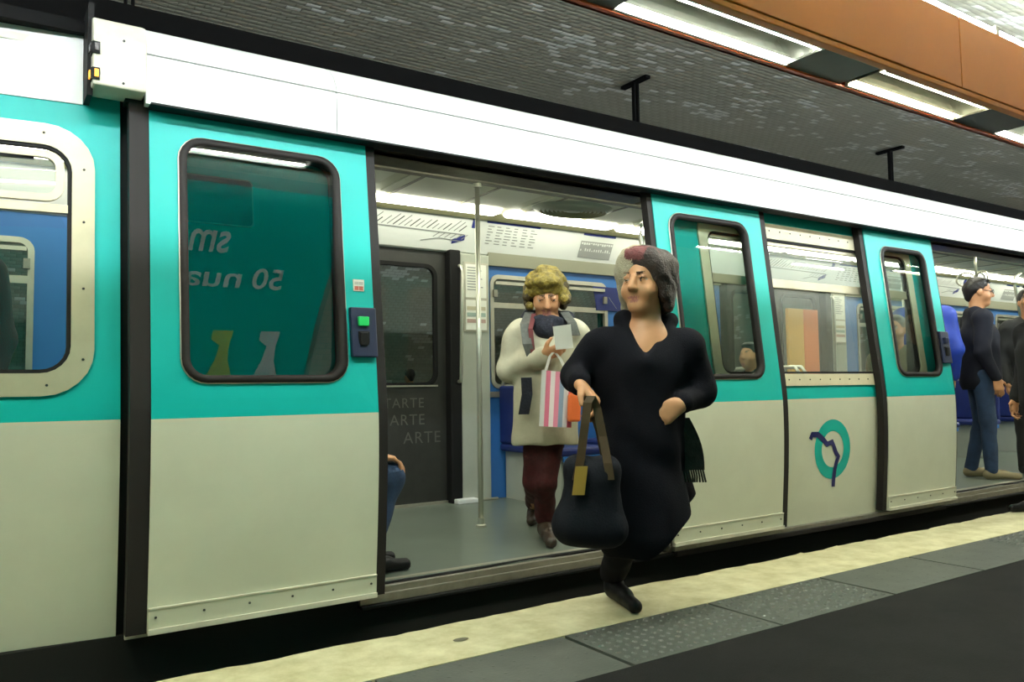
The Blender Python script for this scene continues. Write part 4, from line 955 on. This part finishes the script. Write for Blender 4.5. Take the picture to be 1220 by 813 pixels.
skin('parka', [cap(q2(625, 396), q2(679, 396), .085, .085, 0, .06), ell(q2(651, 425), (.185, .14, .17), 0, .06, AX2), cap(q2(650, 430), q2(649, 515), .165, .175, 0, .06), cap(q2(637, 440), q2(632, 525), .10, .10, 0, .06), cap(q2(664, 440), q2(665, 525), .11, .11, 0, .06),
      cap(q2(616, 400), q2(608, 440, .0), .078, .072, 0, .04), cap(q2(608, 440), q2(642, 426, -.19), .072, .052, 0, .03), cap(q2(688, 400), q2(695, 445), .078, .07, 0, .04), cap(q2(695, 445), q2(686, 458, -.17), .068, .052, 0, .03),
      cap(q2(641, 428, -.185), q2(646, 425, -.205), .056, .054, 0, .01), half(q2(650, 529), -ZU)], .008, [PARKA], w2, wr=.006, wf=24)
skin('trousers', [cap(q2(658, 510), kA, .085, .066, 0, .03), cap(kA, h2+ZU*.13, .064, .058, 0, .02), cap(q2(641, 510), kB, .085, .066, 0, .03), cap(kB, h2b+ZU*.13, .062, .056, 0, .02), cap(h2+ZU*.14, h2+ZU*.11, .062, .060, 0, .02)], .008, [BURG], w2, wr=.005, wf=42)
skin('boot', shoe(h2, h2+(t2-h2)*1.0-FH*.12, 1.1, 0, None, h2+ZU*.13), .007, [BOOT], w2); skin('boot', shoe(h2b, h2b-FH*.18-RH*.03, 1.05, 0, None, h2b+ZU*.13), .008, [BOOT], w2)
rr2 = np.cross(hf2, hu2); A2 = np.array([rr2, hf2, hu2]); hq2 = lambda a, b, d: hc2+1.08*(rr2*a+hf2*b+hu2*d)
HP = [ell(hq2(0, -.015, .05), np.array([.092, .105, .10])*1.08, 0, .03, A2), ell(hq2(0, .055, .105), np.array([.075, .05, .035])*1.08, 0, .03, A2)]
rg = random.Random(3)
for i in range(46):
    a = rg.uniform(-1, 1)*1.9; e = rg.uniform(-.3, 1.3); r_ = .098
    v = np.array([math.sin(a)*math.cos(e), -math.cos(a)*math.cos(e)*.9+.1, math.sin(e)])
    HP.append(ell(hq2(v[0]*.10, v[1]*.10, .035+v[2]*.10), np.array([.026, .026, .024]), 0 if e > .35 else 1, .012, A2))
for sg in (-1, 1):
    for i in range(5): HP.append(ell(hq2((.086+.008*(i % 2))*sg, .02-.02*i, .02-.025*i), np.array([.030, .032, .032]), 1 if i > 1 else 0, .015, A2))
for sg in (-1, 1):
    for i in range(14):
        HP.append(ell(hq2((.085+.022*rg.random())*sg, .05-.013*i+.01*rg.random(), .035-.11*rg.random()), np.array([.025, .027, .026])*(.8+.4*rg.random()), 1 if i % 3 else 0, .012, A2))
HP.append(ell(hq2(0, .112, -.035), np.array([.054, .06, .095])*1.08, 1, .012, A2, True))
skin('hair', HP, .006, [HAIRY, HAIRY2], w2, wr=.003, wf=85)
skin('scarf', [cap(q2(631, 384, -.02), q2(650, 393, -.11), .042, .048, 0, .03), cap(q2(650, 393, -.11), q2(674, 384, -.02), .048, .042, 0, .03), cap(q2(630, 380, .03), q2(674, 380, .04), .050, .050, 0, .04), cap(q2(640, 382, -.09), q2(663, 383, -.09), .028, .028, 0, .03)], .008, [SCNAVY], w2, wr=.006, wf=60)
ribbon([q2(631, 372, -.03), q2(625, 386, -.13), q2(628, 410, -.20), q2(633, 425, -.19)], .026, .012, GREYST, 'scarf_tail', w2)
ribbon([q2(636, 374, -.06), q2(632, 392, -.165), q2(635, 422, -.20)], .013, .014, MAROON, 'scarf_tail', w2)
ribbon([q2(672, 372, -.03), q2(681, 384, -.10), q2(686, 400, -.13)], .026, .012, GREYST, 'scarf_tail', w2)
ribbon([q2(627, 450, -.19), q2(628, 470, -.2), q2(624, 494, -.2)], .030, .012, SCNAVY, 'scarf_tail', w2)
# the paper and the carrier bag she holds
s_ = MB(); c0 = q2(671, 402, -.33); s_.obox(c0, RH*.048+ZU*.005, FH*.0015-ZU*.0006, ZU*.062-RH*.008-FH*.02, PAPER); o = s_.build('paper_leaflet'); tag(o, 'folded white paper held up by the woman in the beige parka', 'paper')
sb = empty('carrier_bag', tuple(q2(662, 508, -.25)), 'striped pink and white plastic carrier bag hanging from the parka woman\'s hand', 'bag')
cols = [(.55, .55, .52), (.62, .16, .24), (.70, .62, .60), (.66, .22, .30), (.25, .33, .42), (.60, .58, .56), (.55, .08, .12)]
for i, c in enumerate(cols):
    x0, x1 = 643+5.5*i, 643+5.5*(i+1); s_ = MB(); w = .035*math.sin(math.pi*(i+.5)/7)+.012
    tp = lambda x, dd: q2(x+2.5, 441+.1*(x-643), -.30+dd); bt = lambda x, dd: q2(x-.8, 508+.05*(x-643), -.30+dd)
    f0 = .035*math.sin(math.pi*i/7)+.01; f1 = .035*math.sin(math.pi*(i+1)/7)+.01
    vs = [bt(x0, -f0), bt(x1, -f1), bt(x1, f1), bt(x0, f0), tp(x0, -f0*.5), tp(x1, -f1*.5), tp(x1, f1*.5), tp(x0, f0*.5)]
    s_.add(vs, [(0, 1, 5, 4), (1, 2, 6, 5), (2, 3, 7, 6), (3, 0, 4, 7), (0, 3, 2, 1), (4, 5, 6, 7)], mat('bag_stripe%d' % i, c, .35)); adopt(s_.build('stripe_panel'), sb)
ribbon([q2(650, 443, -.26), q2(655, 425, -.28), q2(659, 420, -.29)], .008, .003, PAPER, 'bag_handle', sb); ribbon([q2(676, 446, -.26), q2(668, 428, -.28), q2(662, 421, -.29)], .008, .003, PAPER, 'bag_handle', sb)
ob = empty('orange_bag', tuple(q2(684, 502, -.33)), 'small orange shopping bag beside the striped carrier bag', 'bag')
s_ = MB(); s_.obox(q2(684, 486, -.33), RH*.034+FH*.006, FH*.022-RH*.004, ZU*.075+RH*.004, mat('orange_fabric', (.62, .12, .02), .6)); adopt(s_.build('bag_body', bevel=.012), ob)
ribbon([q2(680, 472, -.345), q2(681, 464, -.33), q2(686, 463, -.33), q2(688, 472, -.345)], .005, .003, mat('orange_fabric', (.62, .12, .02), .6), 'bag_handle', ob)

# ---------------------------------------------------------------- generic figures
def figure(base, f, H, mats, label, vox=.011, seated=False, arms='down', seat_z=.56, lean=0.0, hairf=1.0, hd=None, group=None, shin=.02, legs=True):
    """base: point between the feet (standing) or under the pelvis (seated); mats: jacket, trousers, shoes, hair"""
    f = nrm([f[0], f[1], 0]); r = np.cross(f, ZU); b = np.asarray(base, float); s = H/1.72
    root = root_person(label, (b[0], b[1], b[2]), group)
    L = lambda a, c, d: b+s*(r*a+f*c)+ZU*d*s
    if seated:
        pz = seat_z+.15-b[2]; pel = L(0, 0, 0)*1.0; pel[2] = b[2]+pz
    else: pel = L(0, 0, .92)
    T = lambda a, c, d: pel+s*(r*a+f*(c+lean*d)+ZU*d)
    hc_ = T(0, .03, .70); hd = f if hd is None else nrm(hd)
    A = np.array([r, f, ZU])
    P = head(hc_, hd, ZU, s*1.0, T(0, 0, .50)); J = []; TR = []
    P += [cap(T(-.12, 0, .455), T(.12, 0, .455), .055*s, .055*s, 0, .04), cap(T(0, 0, .40), T(0, 0, .02), .08*s, .10*s, 0, .04)]
    J += [cap(T(-.15, 0, .46), T(.15, 0, .46), .082*s, .082*s, 0, .06), ell(T(0, .01, .30), np.array([.20, .135, .19])*s, 0, .06, A), cap(T(0, .01, .28), T(0, .01, -.06), .155*s, .165*s, 0, .06), cap(T(-.06, -.03, .52), T(.06, -.03, .52), .055*s, .055*s, 0, .04)]
    for sg in (-1, 1):
        sh = T(.185*sg, 0, .45)
        if arms == 'down': el = T(.225*sg, -.03, .17); wr_ = T(.215*sg, .07, -.06); hdv = (-ZU+f*.2, -r*sg, f)
        elif arms == 'lap': el = T(.225*sg, .02, .17); wr_ = T(.15*sg, .24, .06); hdv = (f*.9-ZU*.3, -ZU, -r*sg)
        elif arms == 'knee': el = T(.225*sg, .05, .19); wr_ = T(.12*sg, .34, .085); hdv = (f*.95-ZU*.15, -ZU*.9+f*.1, -r*sg)
        else: el = T(.225*sg, .02, .18); wr_ = T(.12*sg, .26, .20); hdv = (f*.8-r*sg*.5+ZU*.2, -r*sg, ZU)
        P += [cap(sh, el, .042*s, .036*s, 0, .03), cap(el, wr_, .036*s, .026*s, 0, .02)]; P += hand(wr_, *hdv, s=1.0*s, curl=(25, 30, 20))
        J += [cap(sh, el, .070*s, .062*s, 0, .04), cap(el, wr_-nrm(wr_-el)*.015, .058*s, .046*s, 0, .03)]
        if legs:
            hp = T(.085*sg, 0, -.02)
            if seated: kn = T(.10*sg, .43, -.02); an = np.array([*(kn+f*shin)[:2], b[2]+.10]); 
            else: kn = L(.095*sg, .025, .50); an = L(.10*sg, -.02+.05*sg, .10)
            P += [cap(hp, kn, .07*s, .05*s, 0, .03), cap(kn, an, .046*s, .034*s, 0, .02)]; TR += [cap(hp, kn, .088*s, .066*s, 0, .04), cap(kn, an-ZU*.02, .064*s, .052*s, 0, .02)]
            hl = np.array([an[0], an[1], b[2]])-f*.03
            skin('shoe', shoe(hl, hl+f*.26*s, s, 0, None, an-ZU*.01), .010, [mats[2]], root)
    J.append(half(T(0, 0, -.15), -ZU))
    skin('body', P, vox, HM, root); skin('jacket', J, vox, [mats[0]], root, wr=.005, wf=24)
    if legs: skin('trousers', TR, vox, [mats[1]], root, wr=.004, wf=30)
    rh = np.cross(hd, ZU); Ah = np.array([rh, hd, ZU]); hq_ = lambda a, c, d: hc_+s*(rh*a+hd*c+ZU*d)
    skin('hair', [ell(hq_(0, -.022, .045), np.array([.084, .096, .092])*s*hairf, 0, .02, Ah), ell(hq_(0, .035, .105), np.array([.06, .05, .022])*s, 0, .02, Ah), cap(hq_(0, -.075, .02), hq_(0, -.075, -.05), .05*s, .04*s, 0, .04), ell(hq_(0, .115, -.045), np.array([.07, .07, .105])*s, 0, .01, Ah, True), ell(hq_(.08, .05, -.07), np.array([.03, .07, .07])*s, 0, .01, Ah, True), ell(hq_(-.08, .05, -.07), np.array([.03, .07, .07])*s, 0, .01, Ah, True)], min(vox, .009), [mats[3]], root, wr=.002, wf=90)
    return root, hc_, rh, hd
JNAVY = mat('dark_navy_jacket', (.008, .009, .016), .8, spec=.2); JEANS = mat('blue_denim', (.020, .048, .11), .85, var=.45, vscale=8, bump=.3, bscale=180); TANSHOE = mat('tan_suede', (.24, .20, .11), .7); HAIRBK = mat('black_hair', (.010, .008, .007), .45, bump=.5, bscale=120)
BLUEJ = mat('royal_blue_jacket', (.010, .045, .36), .6, var=.3, vscale=7); DKGREY = mat('charcoal_jacket', (.012, .013, .012), .85); HAIRGR = mat('grey_hair', (.14, .13, .11), .6, bump=.5, bscale=120); OLIVEJ = mat('olive_jacket', (.13, .12, .075), .85); BLACKJ = mat('black_jacket', (.008, .008, .008), .85)

# seated person behind the first leaf: knee, hand and shoe show in the doorway
kn_px = PYY(476, 545, 3.66)
figure((kn_px[0]-.50, 3.70, ZF), (1, -.05, 0), 1.70, (JNAVY, JEANS, SHOEB, HAIRBK), 'person in jeans and dark jacket seated behind the open door leaf with hand on knee', .009, True, 'knee', .45, shin=-.13)
# man with dark hair and glasses in the second doorway
mb_ = PZZ(1182, 572, ZF)+FH*.12
mr, mh, mrh, mhd = figure(mb_, RH*.95-FH*.25, 1.80, (JNAVY, JEANS, TANSHOE, HAIRBK), 'dark-haired man in glasses, dark jacket and jeans standing in the far doorway', .009, False, 'down', hd=RH*.93-FH*.30-ZU*.12)
gm = MB()
for sg in (-1, 1): gm.tube([mh+mrh*(.033*sg+.022*math.cos(t))*1.05+mhd*.108+ZU*(.012+.017*math.sin(t)) for t in np.linspace(0, 2*math.pi, 13)], .0025, INK, n=5, caps=False); gm.tube([mh+mrh*.058*sg+mhd*.105+ZU*.016, mh+mrh*.083*sg+ZU*.014], .0025, INK, n=5)
adopt(gm.build('spectacles'), mr)
p = PYY(1104, 460, 3.95); figure((p[0], p[1], ZF), RH*.3+FH*.9, 1.84, (BLUEJ, JNAVY, SHOEB, HAIRBK), 'person in a royal blue jacket standing behind the edge of the open door leaf', .012)
p = PYY(1229, 460, 3.60); figure((p[0], p[1], ZF), -RH*.3-FH*.9, 1.72, (DKGREY, BLACKJ, SHOEB, HAIRBK), 'person in a charcoal jacket at the far doorway beside the grab rail', .012)
p = PZZ(1252, 612, 0); figure((p[0], p[1], 0), -RH*.95-FH*.1, 1.72, (BLACKJ, TROUB, SHOEB, HAIRBK), 'person in black shoes standing on the platform beside the far doorway', .014)
# seated passengers seen through the glass
p = PYY(1070, 440, 3.80); figure((p[0], p[1], ZF), -RH*.6-FH*.6, 1.70, (OLIVEJ, TROUB, SHOEB, HAIRGR), 'grey-haired passenger in an olive jacket seen through the half-open leaf', .012, True, 'lap', .60)
s_ = MB(); s_.box(p[0]-.2, p[0]+.2, p[1]-.2, p[1]+.2, .55, .60, SEATBLUE); s_.box(p[0]-.03, p[0]+.03, p[1]-.03, p[1]+.03, ZF, .56, DULLSTEEL); C_(s_.build('tip_up_seat', bevel=.01))
figure((4.93, 4.98, ZF), (1, 0, 0), 1.66, (DKGREY, TROUB, SHOEB, HAIRBK), 'black-haired passenger seated beside the orange reflection panel', .013, True, 'lap', .55)
p = PYY(897, 470, 3.80); figure((p[0], p[1], ZF), (-1, 0, 0), 1.25, (BLACKJ, TROUB, SHOEB, HAIRBK), 'black-haired passenger sitting low behind the second door leaf', .012, True, 'lap', .55)
p = PYY(-78, 400, 4.1); figure((p[0], p[1], ZF), (-.3, -1, 0), 1.76, (BLACKJ, JEANS, SHOEB, HAIRBK), 'passenger in a dark top standing inside the silver-framed end window', .012)
p = PYY(489, 470, 10.2); figure((p[0], p[1], 0), (0, 1, 0), 1.42, (BLACKJ, TROUB, SHOEB, HAIRBK), 'dark-haired passenger waiting on a bench of the opposite platform', .016, True, 'lap', .46)
bn = empty('platform_bench', (p[0], p[1], 0), 'moulded bench on the opposite platform beyond the train', 'bench')
s_ = MB(); s_.box(p[0]-.9, p[0]+.9, p[1]-.2, p[1]+.25, .40, .45, ORANGE); adopt(s_.build('seat', bevel=.015), bn)
s_ = MB(); s_.box(p[0]-.9, p[0]+.9, p[1]+.22, p[1]+.27, .45, .85, ORANGE); adopt(s_.build('backrest', bevel=.015), bn)
for dx in (-.7, .7): s_ = MB(); s_.box(p[0]+dx-.03, p[0]+dx+.03, p[1]-.12, p[1]+.18, 0, .40, BLACK); adopt(s_.build('leg'), bn)
